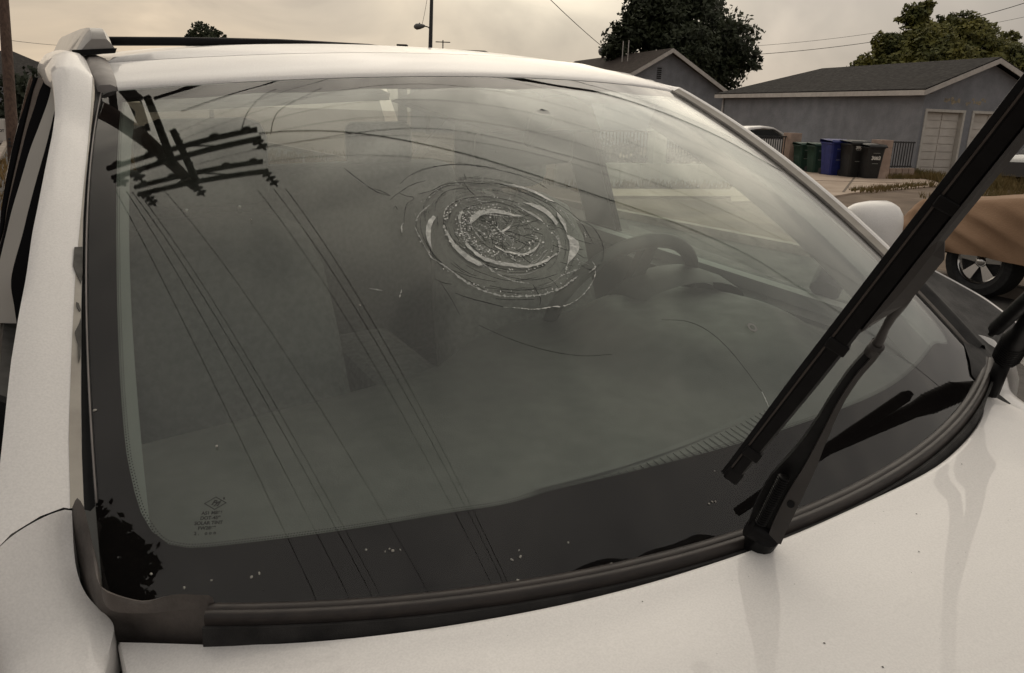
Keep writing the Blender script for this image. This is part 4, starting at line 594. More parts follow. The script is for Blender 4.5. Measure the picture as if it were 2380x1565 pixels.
# -------- sides: doors, window frames, glass, lower body, wheels
def side_x(y, z): return -0.695-0.37*(0.43-z)-0.034*smooth01((y-0.75)/0.6)
def front_edge(z):          # y of the window's front edge (just behind the pillar) at height z
    t = sorted([(p[2], p[1]) for p in T['sil']]); return lerp_tab(z, [(-0.05, -0.12)]+t)
def sp(y, z, o=0.0): return Vector((side_x(y, z)-o, y, z))
zs = [-0.03+0.46*i/14 for i in range(15)]
for s_, f in ((1, (lambda p: Vector(p))), (-1, mx_)):
    door = None
    # door skin below the belt
    mb = MB(); rws = []
    for y in (0.0, 0.25, 0.6, 1.15): rws.append([f((-0.845+dx, y, z)) for z, dx in ((-0.02, 0.0), (-0.06, -0.03), (-0.15, -0.045), (-0.3, -0.05), (-0.5, -0.045), (-0.72, -0.02))])
    mb.grid(rws, flip=s_ < 0); door = cb(mb, 'front_door', M_paint, smooth=True, sharp=50)
    if s_ > 0:
        SD = T['side']
        for nm, k0, k1, m_, rec in (('door_seal', 'gapR', 'gapL', M_rub0, 0.0), ('door_sash', 'gapL', 'sashL', M_sash, 0.0), ('window_rubber', 'sashL', 'bandL', M_rub0, 0.0), ('window_reflection_band', 'bandL', 'glassL', M_brn, 0.004), ('drip_rail', 'glassL', 'outerL', M_rub0, 0.0)):
            A_, B_ = catmull(SD[k0], 40), catmull(SD[k1], 40); mb = MB()
            mb.grid([[p+Vector((0.012, 0, 0)) for p in A_], [p+Vector((rec, 0, 0)) for p in A_], [a.lerp(b, .5)+Vector((rec-0.0015, 0, 0.0015)) for a, b in zip(A_, B_)], [p+Vector((rec, 0, 0)) for p in B_], [p+Vector((0.012, 0, 0)) for p in B_]], flip=True); cb(mb, nm, m_, door, smooth=True, sharp=60)
    mb = MB(); mb.grid([[f(sp(front_edge(z)+0.33, z, -0.010 if s_ < 0 else -0.065)) for z in zs], [f(sp(1.31, z, -0.010 if s_ < 0 else -0.065)) for z in zs]], flip=s_ < 0); cb(mb, 'door_glass', M_side if s_ > 0 else M_side2, door)
    mb = MB(); mb.grid([[f(sp(1.30, z, -0.006 if s_ < 0 else -0.06)) for z in zs], [f(sp(1.44, z, -0.006 if s_ < 0 else -0.04)) for z in zs]], flip=s_ < 0); cb(mb, 'centre_pillar', M_rubber)
    mb = MB(); mb.tube([f((-0.915, 0.93, -0.14)), f((-0.93, 0.95, -0.138)), f((-0.93, 1.08, -0.136)), f((-0.915, 1.1, -0.135))], 0.009, 8); cb(mb, 'door_handle', M_chrome, door, smooth=True)
    mb = MB(); rws = []
    for y in (1.156, 1.7, 2.2, 3.0): rws.append([f((-0.845+dx, y, z)) for z, dx in ((-0.02, 0.0), (-0.06, -0.03), (-0.15, -0.045), (-0.3, -0.05), (-0.5, -0.045), (-0.72, -0.02))])
    mb.grid(rws, flip=s_ < 0); rd = cb(mb, 'rear_door', M_paint, smooth=True, sharp=50)
    mb = MB(); mb.grid([[f(sp(1.44, z, -0.012)) for z in zs], [f(sp(2.1, z, -0.012)) for z in zs]], flip=s_ < 0); cb(mb, 'door_glass', M_dkglass, rd)
    mb = MB(); mb.grid([[f(sp(2.1, z, -0.006)) for z in zs], [f(sp(2.2, z, -0.006)) for z in zs]], flip=s_ < 0); cb(mb, 'rear_pillar', M_rubber, rd)
    mb = MB(); mb.grid([[f(sp(2.2, z, -0.012)) for z in zs], [f(sp(3.0, z, -0.012)) for z in zs]], flip=s_ < 0); cb(mb, 'quarter_glass', M_dkglass, rd)
    mb = MB(); mb.grid([[f((-0.845, y, -0.02)), f((-0.835, y, 0.0)), f((-0.70, y, -0.02))] for y in (0.25, 1.15, 3.0)], flip=s_ < 0); cb(mb, 'belt_moulding', M_rubber, door)
    for yw in (-0.62, 2.2):
        mb = MB(); mb.lathe(f((-0.92, yw, -0.74)), [(0.24, 0.0), (0.33, 0.0), (0.37, 0.03), (0.37, 0.19), (0.33, 0.22), (0.24, 0.22)], 32, axis=(s_, 0, 0)); wh = cb(mb, 'wheel', M_tyre, smooth=True, sharp=40)
        mb = MB(); mb.lathe(f((-0.925, yw, -0.74)), [(0.05, 0.03), (0.10, 0.02), (0.22, 0.04), (0.245, 0.0), (0.245, 0.1)], 24, axis=(s_, 0, 0)); cb(mb, 'rim', M_alu, wh, smooth=True, sharp=40)
mb = MB(); mb.grid([[Vector((x, -1.28-0.1*(1-(x/0.9)**2), z)) for x in (-0.88, -0.5, 0, 0.5, 0.88)] for z in (-0.2, -0.5, -0.8)]); cb(mb, 'front_bumper', M_paint, smooth=True)
mb = MB(); mb.grid([[Vector((x, y, -0.82)) for x in (-0.85, 0.85)] for y in (-1.2, 3.05)]); cb(mb, 'underbody', M_gap)
mb = MB(); mb.grid([[Vector((x, 3.05, z)) for x in (-0.86, 0.86)] for z in (-0.82, 0.02)]); mb.grid([[Vector((x, 3.1-0.1*k, z)) for x in (-0.86+0.2*k, 0.86-0.2*k)] for k, z in ((1.1, 0.36), (1.25, 0.50))]); tg = cb(mb, 'tailgate', M_paint)
mb = MB(); mb.grid([[Vector((x, 3.05, 0.02)) for x in (-0.8, 0.8)], [Vector((x, 3.0, 0.40)) for x in (-0.68, 0.68)]]); cb(mb, 'rear_glass', M_dkglass, tg)
# driver's door mirror
for mc in (Vector((0.955, 0.44, 0.132)), Vector((-0.99, 0.44, 0.132))):
    sx_ = math.copysign(1, mc.x); mb = MB(); rws = []
    for j in range(13):
        a = -math.pi/2+math.pi*j/12; r = []
        for i in range(20):
            b = 2*math.pi*i/20; ex_ = abs(math.cos(b))**0.55*math.copysign(1, math.cos(b)); ez_ = abs(math.sin(b))**0.55*math.copysign(1, math.sin(b))
            r.append(mc+Vector((0.082*math.cos(a)**0.6*ex_, -0.055*math.sin(a)-0.0, 0.082*math.cos(a)**0.6*ez_)))
        rws.append(r)
    mb.grid(rws, closed=True); mir = cb(mb, 'door_mirror', M_paint, smooth=True)
    mb = MB(); mb.tube([mc+Vector((0.0, -0.045, -0.055)), mc+Vector((-0.05*sx_, -0.035, -0.05)), mc+Vector((-0.10*sx_, 0.0, -0.06)), Vector((0.80*sx_, 0.42, 0.02))], [0.02, 0.042, 0.04, 0.035], 12); cb(mb, 'mirror_arm', M_rubber, mir)
    mb = MB(); mb.box(mc+Vector((0, 0.052, 0)), (0.13, 0.012, 0.12), bev=0.004); cb(mb, 'mirror_glass', M_rubber, mir)

# -------- wipers, both lifted off the glass
WB = [V3(-0.1362, -0.2258, 0.0977), V3(-0.0979, -0.2831, 0.2383), V3(-0.0755, -0.3417, 0.3677), V3(-0.0628, -0.3925, 0.4724), V3(-0.0616, -0.4382, 0.5580)]
FLAT = Vector((0.72, 0.64, -0.25)).normalized()      # the blade's broad side is square to this
def sweep(P, sec, w_scale=None, view=None):
    """sweep a section (list of (across, thick)) along P; 'across' lies square to the line of sight"""
    rows = []
    for i, p in enumerate(P):
        d = (P[min(i+1, len(P)-1)]-P[max(i-1, 0)]).normalized(); e = FLAT
        a = e.cross(d).normalized(); t = d.cross(a).normalized(); k = w_scale[i] if w_scale else 1.0
        rows.append([p+a*x*k+t*y for x, y in sec])
    return rows
def capped(rows):
    mb = MB(); mb.grid(rows, closed=True); n = len(rows[0]); mb.F += [tuple(range(n-1, -1, -1)), tuple((len(rows)-1)*n+j for j in range(n))]; return mb
bp = catmull(WB, 40)
grow = [0.80+0.20*smooth01(i/12) for i in range(40)]
wiper = cb(capped(sweep(bp, [(-0.0030, -0.0045), (0.0090, -0.0052), (0.0118, -0.002), (0.0118, 0.004), (0.008, 0.006), (-0.0030, 0.004)], grow)), 'wiper', M_wip, smooth=True, sharp=30)
wiper['label'] = 'raised wiper on a bent arm, in front of the glass'
cb(capped(sweep(bp, [(-0.0128, -0.0005), (-0.0068, -0.0016), (-0.0062, 0.0016), (-0.0128, 0.0005)], grow)), 'rubber_blade', M_rubber, wiper, smooth=False)
cb(capped(sweep(bp, [(-0.0066, -0.0034), (-0.0048, -0.0038), (-0.0045, 0.003), (-0.0066, 0.003)], grow)), 'blade_gap_highlight', mat('blade_highlight_brown', (0.06, 0.05, 0.045), 0.3, noise=0.3, nscale=40), wiper, smooth=False)  # light brown highlight along the blade's gap, put into this strip's colour
cb(capped(sweep(bp, [(-0.0046, -0.0030), (-0.0030, -0.0030), (-0.0030, 0.003), (-0.0046, 0.003)], grow)), 'blade_rib', M_rubber, wiper, smooth=False)
# bridge that carries the blade (upper half): pointed start, broad mount, slim upper end
br_ = bp[16:]; kk = [lerp_tab(i, [(0, 0.05), (3.5, 1.0), (7, 1.0), (7.6, 0.45), (24, 0.45)]) for i in range(len(br_))]
rows = []
for p, k in zip(br_, kk):
    i = bp.index(p); dd = (bp[min(i+1, 39)]-bp[i-1]).normalized(); a = FLAT.cross(dd).normalized(); t = dd.cross(a).normalized()
    rows.append([p+a*(0.0110)+t*-0.007, p+a*(0.0112+0.006*k)+t*-0.0095, p+a*(0.0115+0.0165*k)+t*-0.004, p+a*(0.0115+0.0165*k)+t*0.006, p+a*0.011+t*0.007])
cb(capped(rows), 'blade_bridge', M_wip2, wiper, smooth=False)
ap = catmull([V3(-0.0496, -0.2096, -0.0103), V3(-0.0460, -0.2129, 0.0171), V3(-0.0418, -0.2232, 0.0581), V3(-0.0397, -0.2389, 0.0980), V3(-0.0421, -0.2561, 0.1428), V3(-0.0457, -0.2727, 0.1875), V3(-0.0516, -0.2913, 0.2239), V3(-0.0534, -0.3053, 0.2473), V3(-0.0549, -0.3118, 0.2594)], 30)
AW = [80, 86, 84, 66, 46, 34, 28, 27, 27]; aw = [lerp_tab(i/29, [(k/8, AW[k]*(0.000505-0.0000115*k)) for k in range(9)]) for i in range(30)]
def ribbon_sec(P, W, lo, hi, t0, t1, ms=0.004):
    rows = []
    for i, p in enumerate(P):
        d = (P[min(i+1, len(P)-1)]-P[max(i-1, 0)]).normalized(); e = FLAT; a = e.cross(d).normalized(); t = d.cross(a).normalized(); w_ = W[i]
        rows.append([p+a*w_*lo+t*t0, p+a*w_*hi+t*t0, p+a*w_*hi+t*t1, p+a*w_*lo+t*t1])
    return capped(rows)
arm = cb(ribbon_sec(ap, aw, -0.5, 0.12, 0.000, 0.012), 'wiper_arm', M_wip, wiper)
cb(ribbon_sec(ap, aw, 0.10, 0.5, -0.006, 0.012), 'arm_shell', M_wip2, wiper)
mb = MB()
sp0, sp1 = V3(-0.0624, -0.2133, 0.0136), V3(-0.0539, -0.2289, 0.0779)
for i in range(22):            # return spring seen inside the arm
    c_ = sp0.lerp(sp1, i/21); d = (sp1-sp0).normalized(); mb.lathe(c_, [(0.0055, -0.0012), (0.0072, 0.0), (0.0055, 0.0012)], 10, axis=d)
cb(mb, 'return_spring', M_wip, wiper, smooth=True)
mb = MB(); mb.lathe(V3(-0.0412, -0.2334, 0.0428), [(0.0042, -0.001), (0.0042, 0.0015)], 14, axis=-FLAT); cb(mb, 'rivet', M_rubber, wiper, smooth=False)
for i_, w0 in ((3, 0.0125), (14, 0.0138), (26, 0.0138)):
    p = bp[i_]; dd = (bp[i_+1]-bp[i_-1]).normalized(); a = FLAT.cross(dd).normalized(); t = dd.cross(a).normalized(); R3 = Matrix((a, dd, t)).transposed()
    mb = MB(); mb.box(tuple(p+a*0.003), (w0*1.5, 0.012, 0.0125), M=R3, bev=0.0015); cb(mb, 'blade_clip', M_wip, wiper)
mb = MB(); p = bp[0]; dd = (bp[1]-bp[0]).normalized(); a = FLAT.cross(dd).normalized(); t = dd.cross(a).normalized(); mb.box(tuple(p+a*0.002+dd*0.006), (0.0175, 0.016, 0.0105), M=Matrix((a, dd, t)).transposed(), bev=0.003); cb(mb, 'end_cap', M_wip, wiper)
hk = [V3(-0.0549, -0.3096, 0.2556), V3(-0.0550, -0.3143, 0.2680), V3(-0.0576, -0.3194, 0.2820), V3(-0.0602, -0.3252, 0.2942), V3(-0.0613, -0.3311, 0.3084), V3(-0.0637, -0.3367, 0.3215)]
mb = MB(); mb.tube(hk, [0.0058, 0.0047, 0.0038, 0.0043, 0.0065, 0.0078], 10); cb(mb, 'arm_hook', M_wip2, wiper, smooth=True)
mb = MB(); mb.tube([V3(-0.0532, -0.3063, 0.2511), V3(-0.0549, -0.3130, 0.2624)], 0.0072, 12); cb(mb, 'arm_collar', M_wip2, wiper, smooth=True)
base = V3(-0.0459, -0.2082, -0.0105); foot = Vector((base.x+0.005, base.y+0.022, -0.055))
mb = MB(); mb.tube([base+Vector((0, 0, 0.008)), base, base.lerp(foot, .5), foot], [0.010, 0.018, 0.018, 0.020], 14); cb(mb, 'pivot_shaft', M_wip, wiper, smooth=True, sharp=40)
mb = MB(); mb.tube([V3(-0.0634, -0.1979, -0.0012), V3(-0.0402, -0.2153, -0.0170)], 0.012, 12); cb(mb, 'hinge_pin', M_wip, wiper, smooth=True, sharp=40)
# second wiper at the driver's end
e0, e1 = V3(0.6021, -0.0713, 0.1010), V3(0.3385, -0.3463, 0.4057); em = e0.lerp(e1, .5)
wp2 = MB(); wp2.tube([e0, e0.lerp(e1, .03), em, e1], [0.005, 0.0115, 0.0115, 0.0105], 10); wiper2 = cb(wp2, 'wiper', M_wip, smooth=True, sharp=40)
wiper2['label'] = 'raised wiper at the right edge'
dn = Vector((0.15, 0.45, -0.85)); mb = MB()
mb.tube([e0.lerp(e1, .02)+dn*0.011, em+dn*0.011, e1+dn*0.011], 0.005, 6); cb(mb, 'rubber_blade', M_rubber, wiper2, smooth=True)
a0 = V3(0.6938, -0.0550, 0.0309); a1 = a0.lerp(em, .35); a2 = em
mb = MB(); mb.tube([a0, a0.lerp(a1, .15), a0.lerp(a1, .7), a1, a2], [0.014, 0.021, 0.021, 0.015, 0.009], 10); ar2 = cb(mb, 'wiper_arm', M_wip, wiper2, smooth=True, sharp=40)
mb = MB()
for i in range(9): c_ = a0.lerp(a1, .15+.07*i); mb.lathe(c_, [(0.020, -0.002), (0.0228, 0), (0.020, 0.002)], 10, axis=(a1-a0).normalized())
cb(mb, 'return_spring', M_wip, wiper2, smooth=True)
mb = MB(); mb.tube([a0+Vector((0, 0.0, 0.004)), Vector((a0.x+0.003, a0.y+0.012, -0.04))], [0.013, 0.014], 12); cb(mb, 'pivot_shaft', M_wip, wiper2, smooth=True)

# -------- interior
def dash_z(x, y):
    t = (y-(-0.12))/0.7
    z = -0.075+0.045*smooth01(t*2.2)
    bx, by = (x-0.40)/0.26, (y-0.40)/0.30                        # instrument hood in front of the driver
    r = math.sqrt(bx*bx+by*by); z += 0.062*smooth01((1.15-r)/0.55)
    return z
def dash_back(x): return lerp_tab(x, [(-0.72, 0.40), (-0.30, 0.46), (-0.14, 0.50), (-0.02, 0.60), (0.10, 0.66), (0.25, 0.66), (0.45, 0.62), (0.72, 0.52)])
dx = [-0.70+1.40*i/70 for i in range(71)]
rows = []
for k in range(26):
    r = []
    for x in dx:
        y0 = S(max(-1, min(1, x/0.72)), 0).y+0.03; y1 = dash_back(x); y = y0+(y1-y0)*k/25; r.append(Vector((x, y, dash_z(x, y))))
    rows.append(r)
rows.append([p+Vector((0, 0.015, -0.012)) for p in rows[-1]]); rows.append([p+Vector((0, 0.01, -0.10)) for p in rows[-1]]); rows.append([p+Vector((0, -0.06, -0.35)) for p in rows[-1]])
mb = MB(); mb.grid(rows); dash = cb(mb, 'dashboard', M_dash, smooth=True, sharp=60)
for i in range(34):       # defroster grille
    x = -0.17+0.0135*i; y = S(x/0.72, 0).y+0.205+0.02*(x/0.3); mb = MB(); z = dash_z(x, y)+0.002
    mb.add([Vector((x-0.0045, y-0.022, z)), Vector((x+0.0045, y-0.022, z)), Vector((x+0.0075, y+0.022, z+0.002)), Vector((x-0.0015, y+0.022, z+0.002))], [(0, 1, 2, 3)]); mb.slab(mb.V[:4], (0, 0, 0.002))
    cb(mb, 'defroster_slot', M_dash2, dash)
mb = MB(); mb.grid([[Vector((x, S(x/0.72, 0).y+0.205+0.02*(x/0.3)+s_, dash_z(x, S(x/0.72, 0).y+0.205+s_)+0.003)) for x in [-0.20+0.02*i for i in range(29)]] for s_ in (0.026, 0.034)]); cb(mb, 'grille_rim', M_dash2, dash)
# steering wheel
sw = Vector((0.385, 0.64, -0.02)); ax_ = Vector((0, 0.80, 0.42)).normalized(); e1 = Vector((1, 0, 0)); e2 = ax_.cross(e1)
mb = MB(); ringp = [[sw+(e1*math.cos(a)+e2*math.sin(a))*(0.19+0.016*math.cos(b))+ax_*0.016*math.sin(b) for b in [k*math.pi/5 for k in range(10)]] for a in [k*math.pi/24 for k in range(49)]]
mb.grid(ringp, closed=True); stw = cb(mb, 'steering_wheel', M_dash2, smooth=True)
mb = MB(); mb.lathe(sw-ax_*0.03, [(0.02, -0.10), (0.05, -0.02), (0.075, 0.0), (0.075, 0.03), (0.03, 0.045)], 20, axis=ax_)
for a in (0.15, math.pi-0.15, -math.pi/2): mb.bar(sw, sw+(e1*math.cos(a)+e2*math.sin(a))*0.185, 0.035, 0.02, up=ax_)
cb(mb, 'wheel_hub', M_dash2, stw, smooth=True, sharp=40)
# gauge hood behind the wheel
mb = MB(); rws = []
for i in range(13):
    a = math.pi*i/12; rws.append([Vector((0.47+0.16*math.cos(a), y, 0.0+0.075*math.sin(a)*k)) for y, k in ((0.50, 0.75), (0.54, 1.0), (0.60, 1.0))])
mb.grid(rws); cb(mb, 'gauge_hood', M_dash, smooth=True, sharp=40)
# seats
def seat(xc, yc):
    mb = MB(); rws = []
    for z, w_, t, y in ((-0.48, 0.25, 0.10, 0.0), (-0.35, 0.26, 0.11, 0.0), (-0.15, 0.25, 0.10, 0.06), (0.02, 0.235, 0.085, 0.11), (0.11, 0.20, 0.06, 0.14), (0.145, 0.13, 0.035, 0.15)):
        rws.append([Vector((xc+w_*math.copysign(abs(math.cos(a))**0.6, math.cos(a)), yc+y+t*math.copysign(abs(math.sin(a))**0.7, math.sin(a)), z)) for a in [k*math.pi/12 for k in range(24)]])
    mb.grid(rws, closed=True); mb.F.append(tuple(range(len(mb.V)-24, len(mb.V)))); s_ = cb(mb, 'front_seat', M_seat, smooth=True, sharp=70)
    mb = MB(); V, F = bevel_box(0.135, 0.055, 0.10, 0.04); mb.add([v+Vector((xc, yc+0.17, 0.265)) for v in V], F); cb(mb, 'headrest', M_seat, s_, smooth=True)
    mb = MB()
    for q in (-0.06, 0.06): mb.tube([(xc+q, yc+0.16, 0.12), (xc+q, yc+0.17, 0.20)], 0.006, 6)
    cb(mb, 'headrest_post', M_chrome, s_, smooth=True)
    mb = MB(); V, F = bevel_box(0.25, 0.27, 0.09, 0.05); mb.add([v+Vector((xc, yc-0.27, -0.50)) for v in V], F); cb(mb, 'seat_cushion', M_seat, s_, smooth=True)
seat(-0.39, 1.06); seat(0.39, 1.06)
mb = MB(); V, F = bevel_box(0.62, 0.10, 0.36, 0.05); mb.add([v+Vector((0, 2.05, -0.22)) for v in V], F); rs = cb(mb, 'rear_seat', M_seat, smooth=True)
for q in (-0.35, 0.35): mb = MB(); V, F = bevel_box(0.12, 0.05, 0.08, 0.03); mb.add([v+Vector((q, 2.08, 0.2)) for v in V], F); cb(mb, 'headrest', M_seat, rs, smooth=True)
mb = MB(); mb.grid([[Vector((x, y, -0.62)) for x in (-0.8, 0.8)] for y in (-0.1, 3.0)]); cb(mb, 'cabin_floor', M_seat)
mb = MB(); mb.box((0.02, 1.0, -0.42), (0.2, 0.9, 0.3), bev=0.03); cb(mb, 'centre_console', M_seat)
mb = MB(); mb.grid([[Vector((x, max(y, te(x).y+0.03), (te(x).z-0.022 if y < 0.8 else roof_z(x)-0.045))) for x in rx] for y in (0.7, 0.85, 1.0, 1.6, 2.4, 3.0)], flip=True); hl = cb(mb, 'headliner', M_head, smooth=True)
# sun visors and mirror under the header
for x0, x1 in ((-0.55, -0.14), (0.20, 0.58)):
    mb = MB(); P = [Vector((x, te(x).y+dy, te(x).z+dz)) for x, dy, dz in ((x0, 0.03, -0.03), (x1, 0.03, -0.03), (x1, 0.19, -0.012), (x0, 0.19, -0.012))]; mb.slab(P, (0, 0.004, -0.012)); cb(mb, 'sun_visor', M_head, hl)
mb = MB(); P = [Vector(p) for p in ((-0.13, 0.70, 0.435), (0.02, 0.60, 0.380), (0.27, 0.60, 0.378), (0.305, 0.685, 0.418), (0.28, 0.74, 0.44), (-0.05, 0.74, 0.455))]; mb.slab(P, (0, 0.03, -0.006)); ovc = cb(mb, 'overhead_console', mat('console_taupe', (0.045, 0.036, 0.032), 0.8), hl)
mb = MB(); V, F = bevel_box(0.125, 0.018, 0.036, 0.012); mb.add([Matrix.Rotation(0.2, 3, 'Z') @ v+Vector((0.13, 0.66, 0.34)) for v in V], F); mirr = cb(mb, 'rear_view_mirror', M_dash2, smooth=True)
mb = MB(); mb.tube([(0.10, 0.55, 0.405), (0.11, 0.60, 0.385), (0.125, 0.65, 0.35)], [0.02, 0.014, 0.01], 8); cb(mb, 'mirror_stem', M_dash2, mirr, smooth=True)
# inner pillar trims and door cards
for s_, f in ((1, (lambda p: Vector(p))), (-1, mx_)):
    A = [[], [], [], []]
    for i in range(24):
        v = 0.05+0.95*i/23; a = So(-0.99, v, -0.015); b = So(-0.962+0.010*v, v, -0.022); c_ = So(-0.946+0.010*v, v, -0.04); d_ = S(-1.0, v)+Vector((-0.02, 0.10, -0.09))
        for L_, q in zip(A, (a, b, c_, d_)): L_.append(f(q))
    mb = MB(); mb.grid(A, flip=s_ > 0); cb(mb, 'inner_pillar_trim', M_trim, smooth=True, sharp=60)
    mb = MB(); mb.grid([[f((-0.78, y, 0.012)), f((-0.745, y, 0.012)), f((-0.735, y, -0.02)), f((-0.74, y, -0.3)), f((-0.76, y, -0.62))] for y in (0.22, 0.6, 1.13, 2.1, 3.0)], flip=s_ > 0); cb(mb, 'door_card', M_dash if s_ > 0 else M_trim, smooth=True, sharp=40)
    mb = MB(); mb.grid([[f(sp(y, z, -0.035)) for z in zs] for y in (1.29, 1.46)], flip=s_ > 0); cb(mb, 'inner_centre_pillar', M_trim)

# ------------------------------------------------------------------ ground
M_dirt = mat('dry_dirt', (0.165, 0.118, 0.080), rough=0.95, col2=(0.105, 0.074, 0.052), nscale=0.9, bump=0.5, bscale=9, detail=10)
M_road = mat('asphalt', (0.075, 0.068, 0.062), rough=0.9, col2=(0.05, 0.046, 0.043), nscale=3, bump=0.3, bscale=60, detail=9)
M_conc = mat('pale_concrete', (0.43, 0.34, 0.265), rough=0.9, col2=(0.33, 0.255, 0.195), nscale=0.8, bump=0.15, bscale=30, detail=10)
M_kerb = mat('kerb_concrete', (0.32, 0.27, 0.225), rough=0.9, col2=(0.22, 0.185, 0.155), nscale=4, bump=0.2, bscale=40)
SV = RW @ Vector((0, 1, 0)); STR = Vector((SV.x, SV.y, 0)).normalized(); ACR = Vector((STR.y, -STR.x, 0))     # along the street, and across it to the right
upn = RW @ Vector((0, 0, 1)); base_pt = c2w((0, 0, -ZB))
def ground_z(x, y):
    """the street rises with the car; it levels out away from it"""
    zc = base_pt.z-(upn.x*(x-base_pt.x)+upn.y*(y-base_pt.y))/upn.z
    d = math.hypot(x-base_pt.x+0.4*STR.x*0, y-base_pt.y); k = 1-smooth01((d-3.2)/2.6); return zc*k
def sheet(name, u0, u1, v0, v1, m, dz, step=0.6, skirt=0.0):
    """sheet in street coordinates: u across (from the car), v along"""
    nu, nv = max(2, int((u1-u0)/step)), max(2, int((v1-v0)/step)); rows = []
    for j in range(nv+1):
        r = []
        for i in range(nu+1):
            p = base_pt+ACR*(u0+(u1-u0)*i/nu)+STR*(v0+(v1-v0)*j/nv); r.append(Vector((p.x, p.y, ground_z(p.x, p.y)+dz)))
        rows.append(r)
    mb = MB(); mb.grid(rows); return struct(mb.build(name, m, smooth=True))
def rings(m):
    mb = MB(); rows = []
    for r in [0.0]+[0.8*1.17**i for i in range(46)]:
        rows.append([Vector((base_pt.x+r*math.cos(a), base_pt.y+r*math.sin(a), ground_z(base_pt.x+r*math.cos(a), base_pt.y+r*math.sin(a))-0.03)) for a in [k*math.pi/48 for k in range(96)]])
    mb.grid(rows, closed=True); return struct(mb.build('ground', m, smooth=True))
rings(M_dirt)
sheet('road', -1.7, 7.5, -30, 60, M_road, 0.0, 0.8)
def strip_box(name, u0, u1, v0, v1, h, m):
    mb = MB(); n = max(2, int((v1-v0)/1.0)); R = [[], [], [], []]
    for j in range(n+1):
        for k, (u, z) in enumerate(((u0, -0.05), (u0, h), (u1, h), (u1, -0.05))):
            p = base_pt+ACR*u+STR*(v0+(v1-v0)*j/n); R[k].append(Vector((p.x, p.y, ground_z(p.x, p.y)+z)))
    mb.grid(R, flip=True); return struct(mb.build(name, m))
strip_box('kerb', 7.5, 7.66, -30, 60, 0.12, M_kerb)
strip_box('kerb', -1.86, -1.7, -30, 60, 0.12, M_kerb)

# ------------------------------------------------------------------ buildings across the street
M_stucco = mat('grey_blue_stucco', (0.25, 0.255, 0.275), rough=0.95, col2=(0.20, 0.205, 0.22), nscale=1.6, bump=0.6, bscale=14, detail=10)
M_shing = mat('dark_shingles', (0.034, 0.031, 0.029), rough=0.95, spec=0.2, col2=(0.022, 0.020, 0.019), nscale=5, bump=0.6, bscale=7, stretch=(1, 1, 4))
M_shing2 = mat('brown_shingles', (0.052, 0.040, 0.034), rough=0.95, spec=0.2, col2=(0.032, 0.026, 0.023), nscale=4, bump=0.6, bscale=7, stretch=(1, 1, 4))
M_fascia = mat('white_fascia', (0.56, 0.52, 0.48), rough=0.7, noise=0.15, nscale=4)
M_eave = mat('brown_eave', (0.10, 0.075, 0.058), rough=0.8, noise=0.2)
M_gdoor = mat('cream_garage_door', (0.60, 0.56, 0.51), rough=0.7, col2=(0.53, 0.49, 0.445), nscale=2)
M_gtrim = mat('white_door_trim', (0.56, 0.53, 0.48), rough=0.7, noise=0.1)
M_vent = mat('vent_dark', (0.02, 0.02, 0.02), rough=0.8)
M_pink = mat('pink_block', (0.42, 0.315, 0.255), rough=0.95, col2=(0.33, 0.245, 0.20), nscale=2.5, bump=0.5, bscale=25)
M_iron = mat('black_iron', (0.015, 0.015, 0.016), rough=0.6)
M_white = mat('whitewashed_wall', (0.50, 0.47, 0.42), rough=0.9, col2=(0.40, 0.37, 0.33), nscale=2, bump=0.3, bscale=20)

def V2(p): return Vector((p[0], p[1], 0))
# long garage building: corner nearest to us, long side running back, gable end with two doors to the right
G0 = V2(V3(13.8936, 28.7566, 0.0000)); GL = V2(V3(9.9569, 40.8190, 2.7926)); gdir = (GL-G0).normalized(); gout = Vector((gdir.y, -gdir.x, 0))     # along the long side; gable end runs to +gout
if gout.x < 0: gout = -gout
GLEN = (GL-G0).length; GW = 5.4; EZ, RZ = 2.83, 3.98
garage = empty('garage_building', tuple(G0)); tag(garage, 'grey stucco garage block with dark shingle roof and cream doors behind the bins', 'building')
def gp(a, b, z): return gdir*a+gout*b+Vector((0, 0, z))       # a along the long side, b along the gable end (local to the empty)
mb = MB(); mb.add([gp(0, 0, -.1), gp(GLEN, 0, -.1), gp(GLEN, 0, EZ), gp(0, 0, EZ)], [(0, 1, 2, 3)])
gw0, gw1, gh0, gh1 = 0.22, 1.80, 0.02, 2.18; d20, d21 = 2.30, 3.88
def gable_face(a):
    P = lambda b, z: gp(a, b, z)
    V = [P(0, -.1), P(gw0, -.1), P(gw0, gh1), P(gw1, gh1), P(gw1, -.1), P(d20, -.1), P(d20, gh1), P(d21, gh1), P(d21, -.1), P(GW, -.1), P(GW, EZ), P(GW/2, RZ-0.1), P(0, EZ)]
    return V, [(0, 1, 2, 12), (2, 3, 6, 7, 10, 11, 12), (4, 5, 6, 3), (8, 9, 10, 7)]
mb.add(*gable_face(0)); mb.add([gp(GLEN, 0, -.1), gp(GLEN, GW, -.1), gp(GLEN, GW, EZ), gp(GLEN, 0, EZ), gp(0, GW, -.1), gp(0, GW, EZ)], [(0, 1, 2, 3), (4, 1, 2, 5)])
mb.build('wall', M_stucco, garage)
ov = 0.32
mb = MB(); hip = 3.6
A0, A1 = gp(-ov, -ov, EZ-0.02), gp(GLEN+ov, -ov, EZ-0.02); B0, B1 = gp(-ov, GW+ov, EZ-0.02), gp(GLEN+ov, GW+ov, EZ-0.02); R0, R1 = gp(-ov, GW/2, RZ), gp(GLEN-hip, GW/2, RZ)
up_ = Vector((0, 0, 0.10))
